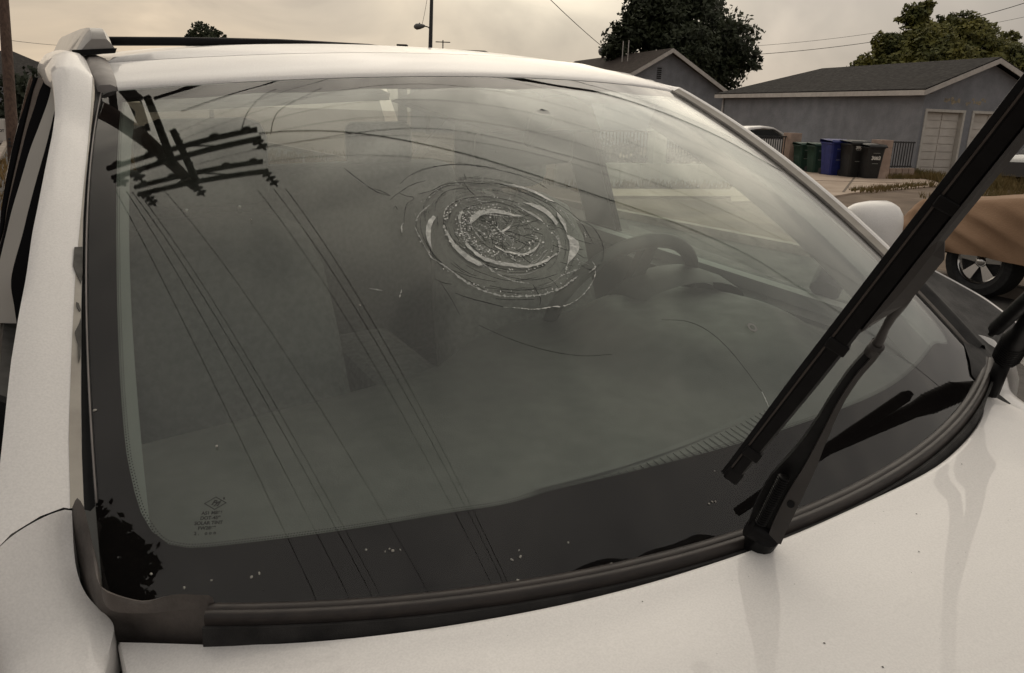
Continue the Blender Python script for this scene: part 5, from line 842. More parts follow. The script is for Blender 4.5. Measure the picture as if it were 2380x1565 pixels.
mb.add([A0, A1, R1, R0, B0, B1], [(0, 1, 2, 3), (5, 4, 3, 2), (1, 5, 2)]); mb.add([p+up_ for p in (A0, A1, R1, R0, B0, B1)], [(3, 2, 1, 0), (2, 3, 4, 5), (2, 5, 1)])
mb.add([A0, A1, A0+up_, A1+up_, R0, R0+up_, B0, B0+up_], [(0, 1, 3, 2), (0, 2, 5, 4), (4, 5, 7, 6)])
gro = mb.build('roof', M_shing, garage)
for a, b in ((A0, A1), (A0, R0), (R0, B0)):
    o_ = (Vector((0, 0, 0)))
    mb = MB(); sh = -gout*0.02 if (a, b) == (A0, A1) else -gdir*0.02
    mb.slab([a+sh+Vector((0, 0, -.115)), b+sh+Vector((0, 0, -.115)), b+sh+Vector((0, 0, .055)), a+sh+Vector((0, 0, .055))], -sh*1.8); mb.build('fascia_board', M_fascia, gro)
mb = MB(); mb.slab([A0+Vector((0, 0, -.03)), A1+Vector((0, 0, -.03)), A1+gout*ov+Vector((0, 0, -.03)), A0+gout*ov+Vector((0, 0, -.03))], (0, 0, -.02)); mb.build('eave_board', M_eave, gro)
for b0, b1 in ((gw0, gw1), (d20, d21)):
    mb = MB(); mb.slab([gp(0.16, b0, 0), gp(0.16, b1, 0), gp(0.16, b1, gh1), gp(0.16, b0, gh1)], gdir*0.05); dr = mb.build('garage_door', M_gdoor, garage)
    for k in range(8):
        for hh in range(2):
            z0 = 0.03+k*0.268; c0 = b0+0.06+hh*(b1-b0-0.06)/2; c1 = c0+(b1-b0-0.12)/2-0.03
            mb = MB(); mb.slab([gp(0.155, c0, z0), gp(0.155, c1, z0), gp(0.155, c1, z0+0.235), gp(0.155, c0, z0+0.235)], -gdir*0.022); mb.build('door_panel', M_gdoor, dr)
    for (q0, q1, z0, z1) in ((b0-0.09, b0, 0, gh1+0.09), (b1, b1+0.09, 0, gh1+0.09), (b0, b1, gh1, gh1+0.09)):
        mb = MB(); mb.slab([gp(-0.03, q0, z0), gp(-0.03, q1, z0), gp(-0.03, q1, z1), gp(-0.03, q0, z1)], gdir*0.20); mb.build('door_trim', M_gtrim, garage)
M_peel = mat('peeled_patch', (0.40, 0.33, 0.22), 0.9, col2=(0.24, 0.215, 0.18), nscale=6)
for b, z, n in ((1.25, 2.62, 7), (2.35, 2.58, 8)):
    for k in range(n):
        mb = MB(); cb_, cz_ = b+0.11*(k-n/2)+random.uniform(-.04, .04), z+random.uniform(-.10, .10); r0 = random.uniform(0.05, 0.11)
        mb.slab([gp(-0.006, cb_+r0*random.uniform(.5, 1.1)*math.cos(q), cz_+r0*random.uniform(.4, 1.2)*math.sin(q)) for q in [j*0.785 for j in range(8)]], gdir*0.01); mb.build('peeled_patch', M_peel, garage)
mb = MB(); mb.tube([gp(GLEN-0.05, -0.05, EZ-.1), gp(GLEN-0.05, -0.05, 0)], 0.045, 8); mb.build('downpipe', M_fascia, garage, smooth=True)

# gabled house further back
hz_a = V3(8.5023, 48.8229, 5.4293); H0 = V2(hz_a); hdir = gdir.copy(); hout = gout.copy(); RZH = hz_a.z
house = empty('gabled_house', tuple(H0)); tag(house, 'grey stucco house with brown gable roof, louvre vent and round roof vent', 'house')
HWL, HWR, HE = 3.9, 4.0, RZH-2.25
def hp(a, b, z): return hdir*a+hout*b+Vector((0, 0, z))
mb = MB(); mb.add([hp(0, -HWL, -.5), hp(0, HWR, -.5), hp(0, HWR, HE), hp(0, 0, RZH-0.08), hp(0, -HWL, HE), hp(14, -HWL, -.5), hp(14, HWR, -.5), hp(14, HWR, HE), hp(14, -HWL, HE)], [(0, 1, 2, 3, 4), (5, 0, 4, 8), (1, 6, 7, 2)]); mb.build('wall', M_stucco, house)
mb = MB(); e_ = 0.45; Lr, Rr_, Ap = hp(-e_, -HWL-e_, HE-0.26), hp(-e_, HWR+e_, HE-0.25), hp(-e_, 0, RZH)
bk = hdir*15; mb.add([Lr, Ap, Ap+bk, Lr+bk, Rr_, Rr_+bk], [(0, 1, 2, 3), (1, 4, 5, 2)]); mb.add([p+Vector((0, 0, .12)) for p in (Lr, Ap, Ap+bk, Lr+bk, Rr_, Rr_+bk)], [(0, 3, 2, 1), (1, 2, 5, 4)])
hro = mb.build('roof', M_shing2, house)
for a, b in ((Lr, Ap), (Ap, Rr_)):
    mb = MB(); sh = -hdir*0.03; mb.slab([a+sh+Vector((0, 0, -.13)), b+sh+Vector((0, 0, -.13)), b+sh+Vector((0, 0, .1)), a+sh+Vector((0, 0, .1))], hdir*0.06); mb.build('barge_board', M_fascia, hro)
    mb = MB(); mb.slab([a, b, b+hdir*0.5, a+hdir*0.5], (0, 0, -.03)); mb.build('soffit', M_eave, hro)
vb, vz = -0.55, RZH-1.25
for k in range(6):
    mb = MB(); z = vz-0.33+0.11*k; mb.slab([hp(-.02, vb-.14, z), hp(-.02, vb+.14, z), hp(-.02, vb+.14, z+.07), hp(-.02, vb-.14, z+.07)], hdir*0.03); mb.build('vent_slat', M_vent, house)
mb = MB(); rv = hp(9.5, 0.0, RZH+.1); mb.lathe(rv, [(0.10, -0.1), (0.11, 0.10), (0.26, 0.18), (0.34, 0.36), (0.34, 0.50), (0.22, 0.66), (0.05, 0.72), (0.04, 0.8)], 14); mb.build('roof_turbine', mat('galvanised', (0.16, 0.16, 0.155), 0.5, metal=0.5), hro, smooth=True)
for q in (3.4, 4.2):
    mb = MB(); mb.tube([hp(q, -1.0, RZH-.6), hp(q, -1.0, RZH+0.75)], 0.03, 6); mb.build('vent_pipe', M_fascia, hro)

# far roofs behind the car roof
def far_roof(name, p, w_, h_, lab, ang=0.2):
    o = empty(name, tuple(V2(p))); tag(o, lab, 'house'); zt = p.z
    mb = MB(); mb.add([(-w_/2, 0, 0), (w_/2, 0, 0), (w_/2, 8, 0), (-w_/2, 8, 0), (-w_/2, 0, zt-h_), (w_/2, 0, zt-h_), (w_/2, 8, zt-h_), (-w_/2, 8, zt-h_)], [(0, 1, 5, 4), (1, 2, 6, 5), (3, 0, 4, 7), (2, 3, 7, 6)]); mb.build('wall', M_stucco, o)
    mb = MB(); e = 0.4; mb.add([(-w_/2-e, -e, zt-h_), (w_/2+e, -e, zt-h_), (w_/2+e, 8+e, zt-h_), (-w_/2-e, 8+e, zt-h_), (-w_/4, 4, zt), (w_/4, 4, zt)], [(0, 1, 5, 4), (1, 2, 5), (2, 3, 4, 5), (3, 0, 4), (3, 2, 1, 0)]); r = mb.build('roof', M_shing, o)
    return o, r
o, r = far_roof('far_house', V3(-4.9339, 65.7499, 6.5575), 7.5, 1.1, 'distant dark roof just right of the lamp post')
mb = MB(); mb.tube([(-1.6, 4, V3(-4.9339, 65.7499, 6.5575).z), (-1.6, 4, V3(-4.9339, 65.7499, 6.5575).z+0.7)], 0.05, 5); mb.tube([(-2.2, 4, V3(-4.9339, 65.7499, 6.5575).z+0.55), (-1.0, 4, V3(-4.9339, 65.7499, 6.5575).z+0.55)], 0.04, 5); mb.build('aerial', M_iron, r)
p = V3(-9.0161, 63.6152, 6.3492); o = empty('far_chimney', (p.x, p.y, 0)); tag(o, 'dark block chimney top poking over the car roof', 'chimney')
mb = MB(); mb.box((0, 0, p.z/2-0.1), (0.62, 0.62, p.z-0.2)); mb.build('stack', M_shing, o); mb = MB(); mb.box((0, 0, p.z-0.08), (0.75, 0.75, 0.16)); mb.build('cap', M_shing, o)

# ------------------------------------------------------------------ driveway, fence pillars, bins
mb = MB(); dq = [V3(7.0635, 27.5009, 0.0000), V3(11.2700, 32.6210, 0.0000), V3(12.8369, 29.0873, 0.0000), V3(13.5695, 26.7011, 0.0000), V3(12.5480, 24.0090, 0.0000), V3(8.4157, 20.2344, 0.0000), V3(6.8683, 18.3388, 0.0000), V3(4.4767, 16.8197, 0.0000)]
mb.add([p+Vector((0, 0, 0.012)) for p in dq]+[p-Vector((0, 0, 0.1)) for p in dq], [tuple(range(8))]+[(i, i+8, (i+1) % 8+8, (i+1) % 8) for i in range(8)]); struct(mb.build('driveway', M_conc))
for a, b in ((V3(8.3806, 24.0973, 0.0000), V3(12.2795, 24.4996, 0.0000)), (V3(11.4708, 27.6163, 0.0000), V3(8.1534, 20.2512, -0.0000))):
    mb = MB(); mb.bar(a+Vector((0, 0, .014)), b+Vector((0, 0, .014)), 0.06, 0.008); o = struct(mb.build('driveway_joint', mat('joint_dirt', (0.13, 0.1, 0.075), 0.95)))
# pavement along the property fence, seen through the car
def wall_run(name, a, b, h, th, m, lab, cat):
    mb = MB(); d = (b-a).normalized(); n_ = Vector((-d.y, d.x, 0)); o = empty(name, tuple(a)); tag(o, lab, cat)
    return o, d, n_
def pillar(p, w_, h, m, lab, rz):
    o = empty('gate_pillar', (p.x, p.y, 0), rz); tag(o, lab, 'pillar', 'pillars of the property fence')
    for k in range(5):
        mb = MB(); mb.box((0, 0, h*(k+0.5)/5), (w_*(1-0.004*(k % 2)), w_*(1-0.004*(k % 2)), h/5-0.012), bev=0.008); mb.build('block', m, o)
    mb = MB(); mb.box((0, 0, h/2), (w_*0.97, w_*0.97, h-0.02)); mb.build('core', m, o)
    return o
def railing(name, a, b, z0, z1, n, lab):
    o = empty(name, tuple(a)); tag(o, lab, 'fence', 'iron railings'); L = b-a; L.z = 0
    for z in (z0+0.04, z1-0.03): mb = MB(); mb.bar((0, 0, z), L+Vector((0, 0, z)), 0.04, 0.045); mb.build('rail', M_iron, o)
    me = None
    for i in range(n):
        q = L*((i+0.5)/n)
        if me is None: mb = MB(); mb.box((0, 0, (z0+z1)/2), (0.028, 0.028, z1-z0)); ob = mb.build('picket', M_iron, o); me = ob.data
        else: ob = link(bpy.data.objects.new('picket', me), o)
        ob.location = q
    return o
rzf = math.atan2(gout.y, gout.x)
P1 = V2(V3(11.6371, 26.3783, 0.0000)); pillar(P1, 0.46, 1.22, M_pink, 'pink block gate pillar right of the black bins', rzf)
P1e = P1+gdir*0.6+gout*1.5
o = empty('low_wall', tuple(P1)); tag(o, 'low pink block wall under the short railing beside the pillar', 'wall'); L_ = V2(V3(13.0554, 27.1994, 0.0000))-P1
for k in range(5): mb = MB(); mb.bar(L_*((k+0.12)/5+0.06)+Vector((0, 0, .16)), L_*((k+0.97)/5+0.06)+Vector((0, 0, .16)), 0.2, 0.32); mb.build('block', M_pink, o)
railing('iron_railing', P1+L_*0.12, P1+L_*1.02, 0.34, 1.18, 11, 'short black railing between pink pillar and garage corner')
P2 = V2(V3(9.8963, 29.8455, 0.6758)); pillar(P2, 0.46, 1.30, M_pink, 'pink block gate pillar left of the green bins', rzf)
railing('iron_railing', P2-gout*2.6-gdir*0.3, P2-gout*0.25, 0.4, 1.18, 22, 'black railing left of the pink pillar by the white sedan')
o = empty('low_wall', tuple(P2-gout*2.6-gdir*0.3)); tag(o, 'low pink wall below the railing left of the green bins', 'wall')
for k in range(5): mb = MB(); mb.bar((gout*2.4+gdir*.3)*((k+.02)/5)+Vector((0, 0, .18)), (gout*2.4+gdir*.3)*((k+.98)/5)+Vector((0, 0, .18)), 0.2, 0.36); mb.build('block', M_pink, o)

def bin_(p, h, w_, col, lab, rz, txt=None, lid_open=False, streak=False):
    m = mat('bin_plastic', col, rough=0.55, noise=0.25, nscale=6); o = empty('wheeled_bin', (p.x, p.y, 0.02), rz); tag(o, lab, 'bin', 'wheeled bins by the garage wall')
    mb = MB(); rws = []
    for z, k in ((0.0, 0.78), (0.03, 0.80), (h*0.5, 0.90), (h*0.84, 1.0), (h*0.86, 1.06), (h*0.90, 1.06)):
        x, y = w_/2*k, w_*0.56*k; c_ = 0.05; rws.append([Vector(q) for q in ((-x+c_, -y, z), (x-c_, -y, z), (x, -y+c_, z), (x, y-c_, z), (x-c_, y, z), (-x+c_, y, z), (-x, y-c_, z), (-x, -y+c_, z))])
    mb.grid(rws, closed=True); mb.F.append(tuple(range(7, -1, -1))); mb.build('body', m, o, smooth=True, sharp=35)
    mb = MB(); x, y = w_/2*1.1, w_*0.56*1.1
    mb.grid([[Vector((q*x, y, h*0.90)) for q in (-1, -.9, 0, .9, 1)], [Vector((q*x, y*.9, h*0.985)) for q in (-1, -.9, 0, .9, 1)], [Vector((q*x, 0, h*(1.0 if abs(q) < .95 else .96))) for q in (-1, -.9, 0, .9, 1)], [Vector((q*x, -y*.9, h*(.97 if abs(q) < .95 else .94))) for q in (-1, -.9, 0, .9, 1)], [Vector((q*x, -y*1.05, h*.92)) for q in (-1, -.9, 0, .9, 1)], [Vector((q*x, -y*1.05, h*.885)) for q in (-1, -.9, 0, .9, 1)]], flip=True)
    mb.build('lid', m, o, smooth=True, sharp=35)
    mb = MB(); mb.tube([(-w_*.35, y*1.12, h*.9), (w_*.35, y*1.12, h*.9)], 0.02, 6); mb.build('handle', m, o)
    M_r = mat('bin_recess_shade', tuple(c*0.45 for c in col), 0.6)  # darker copy of the bin colour paints a recess's shade on a flat slab
    mb = MB(); mb.slab([Vector((sx*w_*.17, -w_*.56*(0.9+0.1*(z/h-.5)/.34)-0.008, z)) for sx, z in ((-1, h*.46), (1, h*.46), (1, h*.66), (-1, h*.66))], (0, 0.01, 0)); mb.build('front_panel', M_r, o)
    M_l = mat('bin_print', (0.30, 0.31, 0.29), 0.7)
    for z, ww in ((h*.72, .2), (h*.42, .17)):
        mb = MB(); mb.slab([Vector((sx*w_*ww, -w_*.56*(0.9+0.1*(zz/h-.5)/.34)-0.009, zz)) for sx, zz in ((-1, z), (1, z), (1, z+.012), (-1, z+.012))], (0, 0.008, 0)); mb.build('print_line', M_l, o)
    if txt:
        for tx, zz, sz in txt: put_text('stencil', tx, sz, Vector((0, -w_*.565*(0.9+0.1*(zz/h-.5)/.34)-0.014, zz)), Vector((1, 0, 0)), Vector((0, 0, 1)), mat('stencil_white', (0.62, 0.6, 0.56), 0.8), o, bold=0.006)
    if streak:
        mb = MB(); mb.slab([Vector((xx*w_, -w_*.56*(0.9+0.1*(zz/h-.5)/.34)-0.010, zz)) for xx, zz in ((0.16, .05), (.26, .05), (.31, h*.6), (.40, h*.72), (.22, h*.74), (.18, h*.5))], (0, 0.008, 0)); mb.build('paint_streak', mat('pale_streak', (0.33, 0.33, 0.42), 0.7, noise=0.4, nscale=5), o)
    for sx in (-1, 1):
        mb = MB(); mb.lathe((sx*w_*.36, w_*.5, 0.09), [(0.03, -.03), (0.10, -.03), (0.10, .03), (0.03, .03)], 14, axis=(1, 0, 0)); mb.build('wheel', M_tyre, o, smooth=True, sharp=40)
    return o
rzb = math.atan2(gdir.y, gdir.x)-math.pi/2-0.15
BW, BK, BG = (0.012, 0.022, 0.16), (0.012, 0.012, 0.012), (0.008, 0.045, 0.028)
bin_(V2(V3(10.1257, 29.1909, 0.5623)), 0.98, 0.52, BG, 'dark green wheeled bin standing leftmost of the bins', rzb)
bin_(V2(V3(10.3208, 28.3410, 0.4934)), 1.0, 0.52, BG, 'dark green wheeled bin touching the blue bin', rzb)
bin_(V2(V3(10.5216, 27.3119, 0.5259)), 1.16, 0.66, BW, 'blue wheeled bin with a pale streak', rzb, streak=True)
bin_(V2(V3(10.8910, 26.6713, 0.4628)), 1.16, 0.62, BK, 'large black wheeled bin with white stencilled digits high on its front', rzb, txt=[('39532', 0.88, 0.13)])
bin_(V2(V3(11.2765, 26.2587, 0.4726)), 1.08, 0.58, BK, 'black wheeled bin half hidden by the pink pillar, white digits mid-front', rzb, txt=[('3083', 0.58, 0.16)])

# white fence wall seen through the driver's window
FA, FB = V2(V3(0.9062, 19.4378, 0.0000)), V2(V3(6.0892, 21.1476, 0.0000)); fd = (FB-FA).normalized(); fl = (FB-FA).length
o = empty('boundary_wall', tuple(FA)); tag(o, 'whitewashed low wall with railing seen through the driver window', 'wall')
for k in range(10): mb = MB(); mb.bar(fd*fl*((k+.01)/10)+Vector((0, 0, .27)), fd*fl*((k+.99)/10)+Vector((0, 0, .27)), 0.18, 0.56); mb.build('wall_panel', M_white, o)
q = V2(V3(3.4406, 20.4651, 0.0000))-fd*0; po = empty('gate_pillar', (q.x, q.y, 0), math.atan2(fd.y, fd.x)); tag(po, 'whitewashed fence pillar seen through the driver window', 'pillar', 'pillars of the property fence')
mb = MB(); mb.box((0, -0.02, .65), (0.36, 0.36, 1.3), bev=0.01); mb.build('core', M_white, po); mb = MB(); mb.box((0, -0.02, 1.33), (0.44, 0.44, 0.07), bev=0.01); mb.build('cap', M_white, po)
railing('iron_railing', FA, V2(V3(3.2204, 20.3759, 0.0000)), 0.60, 1.33, 26, 'black railing on the white wall left of its pillar, seen through the car')
railing('iron_railing', V2(V3(3.6627, 20.5551, 0.0000)), FB, 0.60, 1.30, 30, 'black railing on the white wall right of its pillar, seen through the car')
strip = MB(); strip.slab([FA-Vector((fd.y, -fd.x, 0))*-1.0+Vector((0, 0, .02)), FB-Vector((fd.y, -fd.x, 0))*-1.0+Vector((0, 0, .02)), FB-Vector((fd.y, -fd.x, 0))*-2.6+Vector((0, 0, .02)), FA-Vector((fd.y, -fd.x, 0))*-2.6+Vector((0, 0, .02))], (0, 0, -.1)); struct(strip.build('pavement', M_conc))

# ------------------------------------------------------------------ vehicles
def sedan(p, rz):
    o = empty('parked_sedan', (p.x, p.y, 0), rz); tag(o, 'white sedan parked behind the railing, only its roof showing', 'car')
    Mw = mat('white_car_paint', (0.6, 0.58, 0.56), 0.35, coat=1.0)
    rws = []
    for x, w_, zt, zb in ((-2.2, .75, .75, .35), (-2.0, .82, .92, .25), (-1.2, .86, .98, .22), (-.9, .86, 1.0, .22), (1.0, .86, .96, .22), (1.9, .82, .86, .25), (2.2, .72, .68, .35)):
        rws.append([Vector((x, -w_, zb)), Vector((x, -w_-.02, (zb+zt)/2)), Vector((x, -w_+.04, zt)), Vector((x, 0, zt+.02)), Vector((x, w_-.04, zt)), Vector((x, w_+.02, (zb+zt)/2)), Vector((x, w_, zb))])
    mb = MB(); mb.grid(rws); mb.F += [tuple(range(7)), tuple(range(len(mb.V)-1, len(mb.V)-8, -1))]; mb.build('body', Mw, o, smooth=True, sharp=40)
    mb = MB(); mb.grid([[Vector((x, y, z+dz)) for x, z in ((-1.45, .98), (-1.1, 1.24), (-.75, 1.40), (-.2, 1.46), (.25, 1.44), (.7, 1.26), (1.12, .98))] for y, dz in ((-.80, -.06), (-.78, 0), (-.4, .04), (.4, .04), (.78, 0), (.80, -.06))]); mb.build('roof', Mw, o, smooth=True)
    Mg = mat('car_window_dark', (0.02, 0.022, 0.022), 0.08, spec=0.8)
    for s_ in (-1, 1):
        mb = MB(); mb.slab([Vector((x, s_*0.79, z)) for x, z in ((-1.2, 1.01), (-.74, 1.31), (.20, 1.35), (.86, 1.0))], (0, -s_*0.02, 0)); mb.build('side_window', Mg, o)
    for xw in (-1.35, 1.3):
        for s_ in (-1, 1): mb = MB(); mb.lathe((xw, s_*.82, .31), [(.2, -.1), (.31, -.1), (.31, .1), (.2, .1)], 20, axis=(0, 1, 0)); mb.build('wheel', M_tyre, o, smooth=True, sharp=40)
    return o
sedan(V2(V3(9.7752, 34.0200, 0.7530)), rzf)

# off-roader under a brown cover
CW = V2(V3(4.6629, 7.9018, 0.0000)); cov = empty('covered_vehicle', tuple(CW)); tag(cov, 'off-road vehicle under a brown fabric cover with one alloy wheel showing', 'vehicle')
fw, sd_ = -STR, ACR                     # towards us along the street; away from us across it
def vp(a, b, z): return fw*a+sd_*b+Vector((0, 0, z))
M_cover2 = mat('brown_cover_cloth', (0.30, 0.185, 0.11), rough=0.85, col2=(0.24, 0.145, 0.085), nscale=1.4, bump=0.2, bscale=50)
def fold(a, s): q = a*6.0-s*8.5; return 0.055*(1-abs(math.sin(q)))**1.5*math.sin(math.pi*min(1, s*0.8+0.1))+0.07*math.sin(a*3.1-s*5.0+1.0)*s*(1.2-s)+0.02*math.sin(a*17-s*15)*s
rws = []
for i in range(64):
    a = -0.92+5.0*i/63
    hgt = lerp_tab(a, [(-0.95, 0.66), (-0.80, 0.88), (0.0, 0.97), (0.9, 1.06), (1.5, 1.6), (3.6, 1.7), (4.1, 1.5)])
    bot = lerp_tab(a, [(-0.95, 0.40), (-0.55, 0.42), (0.1, 0.43), (0.6, 0.40), (1.2, 0.36), (4.1, 0.4)])
    r = []
    for j in range(26):
        s = j/25                        # 0 = bottom near side, up over the top to the middle
        if s < 0.6: k = s/0.6; z = bot+(hgt-bot)*k; b = -0.17+0.19*k*k-0.02*math.sin(3*k); q = vp(a, b-fold(a, 1-k), z)
        else: k = (s-0.6)/0.4; q = vp(a, 0.02+1.6*k, hgt+0.03*math.sin(math.pi*k)+0.01*math.sin(a*7+k*5))
        if a < -0.7: q += fw*0.25*(1-min(1, max(0, (s-0.0)/0.6)))*0.0
        r.append(q)
    r.append(vp(a, 1.75, 0.6)); rws.append(r)
mb = MB(); mb.grid(rws, flip=True)
fr0 = rws[0]; mb.F.append(tuple(range(len(fr0))))
cvr = mb.build('cover', M_cover2, cov, smooth=True, sharp=70)
def alloy(a, b, z, R):
    c_ = vp(a, b, z); axd = -sd_
    mb = MB(); mb.lathe(c_, [(R*.60, .02), (R*.63, .09), (R*.74, .115), (R*.93, .10), (R, .04), (R, -.12), (R*.9, -.14)], 36, axis=axd); wl = mb.build('wheel', M_tyre, cov, smooth=True, sharp=35)
    mb = MB(); mb.lathe(c_, [(R*.50, .0), (R*.54, .06), (R*.60, .085), (R*.63, .075), (R*.63, .0)], 32, axis=axd); mb.build('rim', M_alu, wl, smooth=True, sharp=40)
    x = fw; y = Vector((0, 0, 1))
    for k in range(5):
        t = k*2*math.pi/5+.3; d = x*math.cos(t)+y*math.sin(t); e = -x*math.sin(t)+y*math.cos(t)
        mb = MB(); mb.slab([c_+axd*.05+d*R*.12+e*R*.07, c_+axd*.065+d*R*.55+e*R*.16, c_+axd*.065+d*R*.55-e*R*.16, c_+axd*.05+d*R*.12-e*R*.07], -axd*.03); mb.build('spoke', M_alu, wl)
    mb = MB(); mb.lathe(c_, [(R*.16, .0), (R*.15, .06), (R*.08, .075)], 16, axis=axd); mb.build('hub_cap', M_alu, wl, smooth=True)
    mb = MB(); mb.lathe(c_, [(R*.5, -.06), (R*.5, .0)], 20, axis=axd); mb.build('brake_backing', M_gap, wl)
alloy(0.0, 0.02, 0.36, 0.36); alloy(2.75, 0.02, 0.36, 0.36)
mb = MB(); mb.box(tuple(vp(1.4, .85, .62)), (1.5, 4.3, .5), rz=math.atan2(fw.y, fw.x)-math.pi/2); mb.build('chassis', M_gap, cov)

# ------------------------------------------------------------------ vegetation
def leaves(mb, c, r, n, size, rnd, flat=0.8, shell=0.45):
    for _ in range(n):
        while True:
            v = Vector((rnd.uniform(-1, 1), rnd.uniform(-1, 1), rnd.uniform(-1, 1)))
            if shell < v.length < 1: break
        p = c+Vector((v.x*r, v.y*r, v.z*r*flat)); a = Vector((rnd.gauss(0, 1), rnd.gauss(0, 1), rnd.gauss(0, 1))).normalized(); b = a.orthogonal().normalized(); s_ = size*rnd.uniform(.6, 1.3)
        mb.add([p-a*s_*.5, p+b*s_*.32, p+a*s_*.6, p-b*s_*.32], [(0, 1, 2, 3)])
def tree(name, base, h, lobes, nl, size, lm, lab, seed, trunk_r=0.25, cat='tree', group=None):
    """lobes: (dx, dy, z, radius) relative to the base"""
    rnd = random.Random(seed); o = empty(name, (base[0], base[1], base[2] if len(base) > 2 else 0)); tag(o, lab, cat, group)
    mb = MB(); top = Vector((0, 0, h*.62)); mb.tube([(0, 0, -.2), (0.05, 0, h*.2), (0.02, .05, h*.42), top], [trunk_r*1.2, trunk_r, trunk_r*.8, trunk_r*.45], 9)
    for dx, dy, z, r in lobes:
        s0 = Vector((0, 0, h*rnd.uniform(.3, .5))); e = Vector((dx, dy, z)); m_ = s0.lerp(e, .5)+Vector((0, 0, -.1*h*rnd.random())); mb.tube([s0, m_, e], [trunk_r*.5, trunk_r*.3, trunk_r*.1], 6)
    mb.build('trunk', M_bark, o, smooth=True)
    mb = MB(); tot = sum(r**2 for *_, r in lobes)
    for dx, dy, z, r in lobes:
        c_ = Vector((dx, dy, z)); k = nl*r*r/tot
        for q in range(max(6, int(k/26))):          # twig clusters give the light and dark clumps
            v = Vector((rnd.gauss(0, 1), rnd.gauss(0, 1), rnd.gauss(0, 1))).normalized()*r*rnd.uniform(.15, 1.0)**.5; v.z *= .85
            leaves(mb, c_+v, r*rnd.uniform(.16, .34), 26, size, rnd, shell=0.0)
    mb.build('crown', lm, o)
    return o
M_bark = mat('bark', (0.075, 0.055, 0.04), 0.95, noise=0.4, nscale=10)
M_l1 = leaf_mat('pepper_leaves', (0.045, 0.055, 0.026), (0.022, 0.028, 0.016), 0.8)
M_l2 = leaf_mat('olive_leaves', (0.165, 0.15, 0.03), (0.05, 0.06, 0.018), 0.8)
M_l3 = leaf_mat('dark_leaves', (0.030, 0.038, 0.02), (0.014, 0.018, 0.011), 1.2)
M_weed = leaf_mat('dry_weeds', (0.21, 0.145, 0.06), (0.10, 0.085, 0.03), 2.0)
def lobes_px(items, t, b):    # items: world centre, radius
    return [(c.x-b.x, c.y-b.y, c.z, r) for c, r in items]
b1 = V2(V3(10.8763, 54.9614, 5.1035))
tree('pepper_tree', b1, 9, lobes_px([(V3(9.2118, 55.8894, 8.4273), 2.64), (V3(11.5622, 56.7538, 7.8045), 2.53), (V3(7.0275, 55.4160, 6.7315), 1.72), (V3(6.3657, 55.1078, 5.6278), 1.15), (V3(13.3507, 55.3621, 6.5386), 1.95), (V3(12.8000, 56.0345, 5.2282), 2.07), (V3(10.0883, 54.1212, 5.8126), 2.30), (V3(14.6516, 55.0724, 5.5009), 1.03), (V3(8.1379, 56.6832, 7.5516), 1.84), (V3(12.2684, 55.7217, 4.1080), 1.95), (V3(8.4913, 56.0337, 8.9438), 1.26), (V3(10.4490, 56.0898, 9.1448), 1.61)], 0, b1), 30000, 0.30, M_l1, 'dark feathery tree rising behind the gabled house', 11, 0.35)
b2 = V2(V3(22.7507, 46.4414, 4.3369))
tree('broad_tree', b2, 8, lobes_px([(V3(22.5866, 46.7912, 5.5897), 1.8), (V3(24.5973, 46.8548, 5.8175), 1.7), (V3(26.4032, 46.6673, 5.1461), 1.5), (V3(21.1588, 47.8364, 5.6146), 1.3), (V3(19.6156, 47.5606, 4.6268), 1.05), (V3(22.0556, 48.4132, 7.6804), 0.85), (V3(22.6487, 48.5233, 8.0748), 0.6), (V3(22.4509, 48.1752, 6.8280), 0.9), (V3(23.7812, 48.2203, 6.9897), 0.85), (V3(24.1951, 47.2087, 7.0851), 0.95), (V3(25.2776, 47.1039, 6.7097), 0.8), (V3(22.6852, 45.4838, 4.6257), 1.9), (V3(21.0859, 46.4577, 4.3953), 1.5), (V3(25.0240, 45.3497, 4.1454), 1.6), (V3(28.1991, 46.5565, 4.7489), 1.4), (V3(18.7858, 47.4025, 4.0607), 0.8), (V3(28.0517, 49.1601, 6.6370), 0.6), (V3(20.4055, 48.0253, 6.2912), 0.6)], 0, b2), 52000, 0.25, M_l2, 'dense olive green tree behind the garage roof', 12, 0.35)
b3 = V2(V3(-26.1146, 69.8629, 6.4146))
tree('far_tree', b3, 6, lobes_px([(V3(-26.4953, 70.0510, 7.0881), 1.2), (V3(-27.1884, 69.9008, 6.5501), 0.9), (V3(-25.5957, 69.9828, 6.8439), 0.9), (V3(-24.6974, 69.9242, 6.6339), 0.5), (V3(-26.2801, 69.7656, 6.0659), 1.3)], 0, b3), 4000, 0.24, M_l1, 'small distant tree above the roof rail at left', 13, 0.18)
rb = random.Random(4)
for i, (x, y, t, r) in enumerate(((40, 215, 30, 1.1), (66, 225, 31, 1.0), (85, 235, 30, 0.9), (55, 255, 29, 1.1))):
    c_ = V3(-18.9226, 31.1888, 1.7683) if i == 0 else (V3(-19.1130, 32.1876, 1.6269) if i == 1 else (V3(-18.1834, 31.1086, 1.4812) if i == 2 else V3(-18.0328, 29.9621, 1.0935)))
    tree('hedge_shrub', V2(c_), c_.z+0.6, [(0, 0, c_.z, r), (0.3, 0.2, c_.z*.5, r*1.1), (-.3, 0, c_.z*.3, r)], 1800, 0.22, M_l3, ('dark shrub touching the wooden pole at left', 'dark shrub second from the wooden pole', 'dark shrub nearest the car at far left', 'low dark shrub in front of the others at far left')[i], 20+i, 0.1, 'shrub', 'shrubs at the left edge')
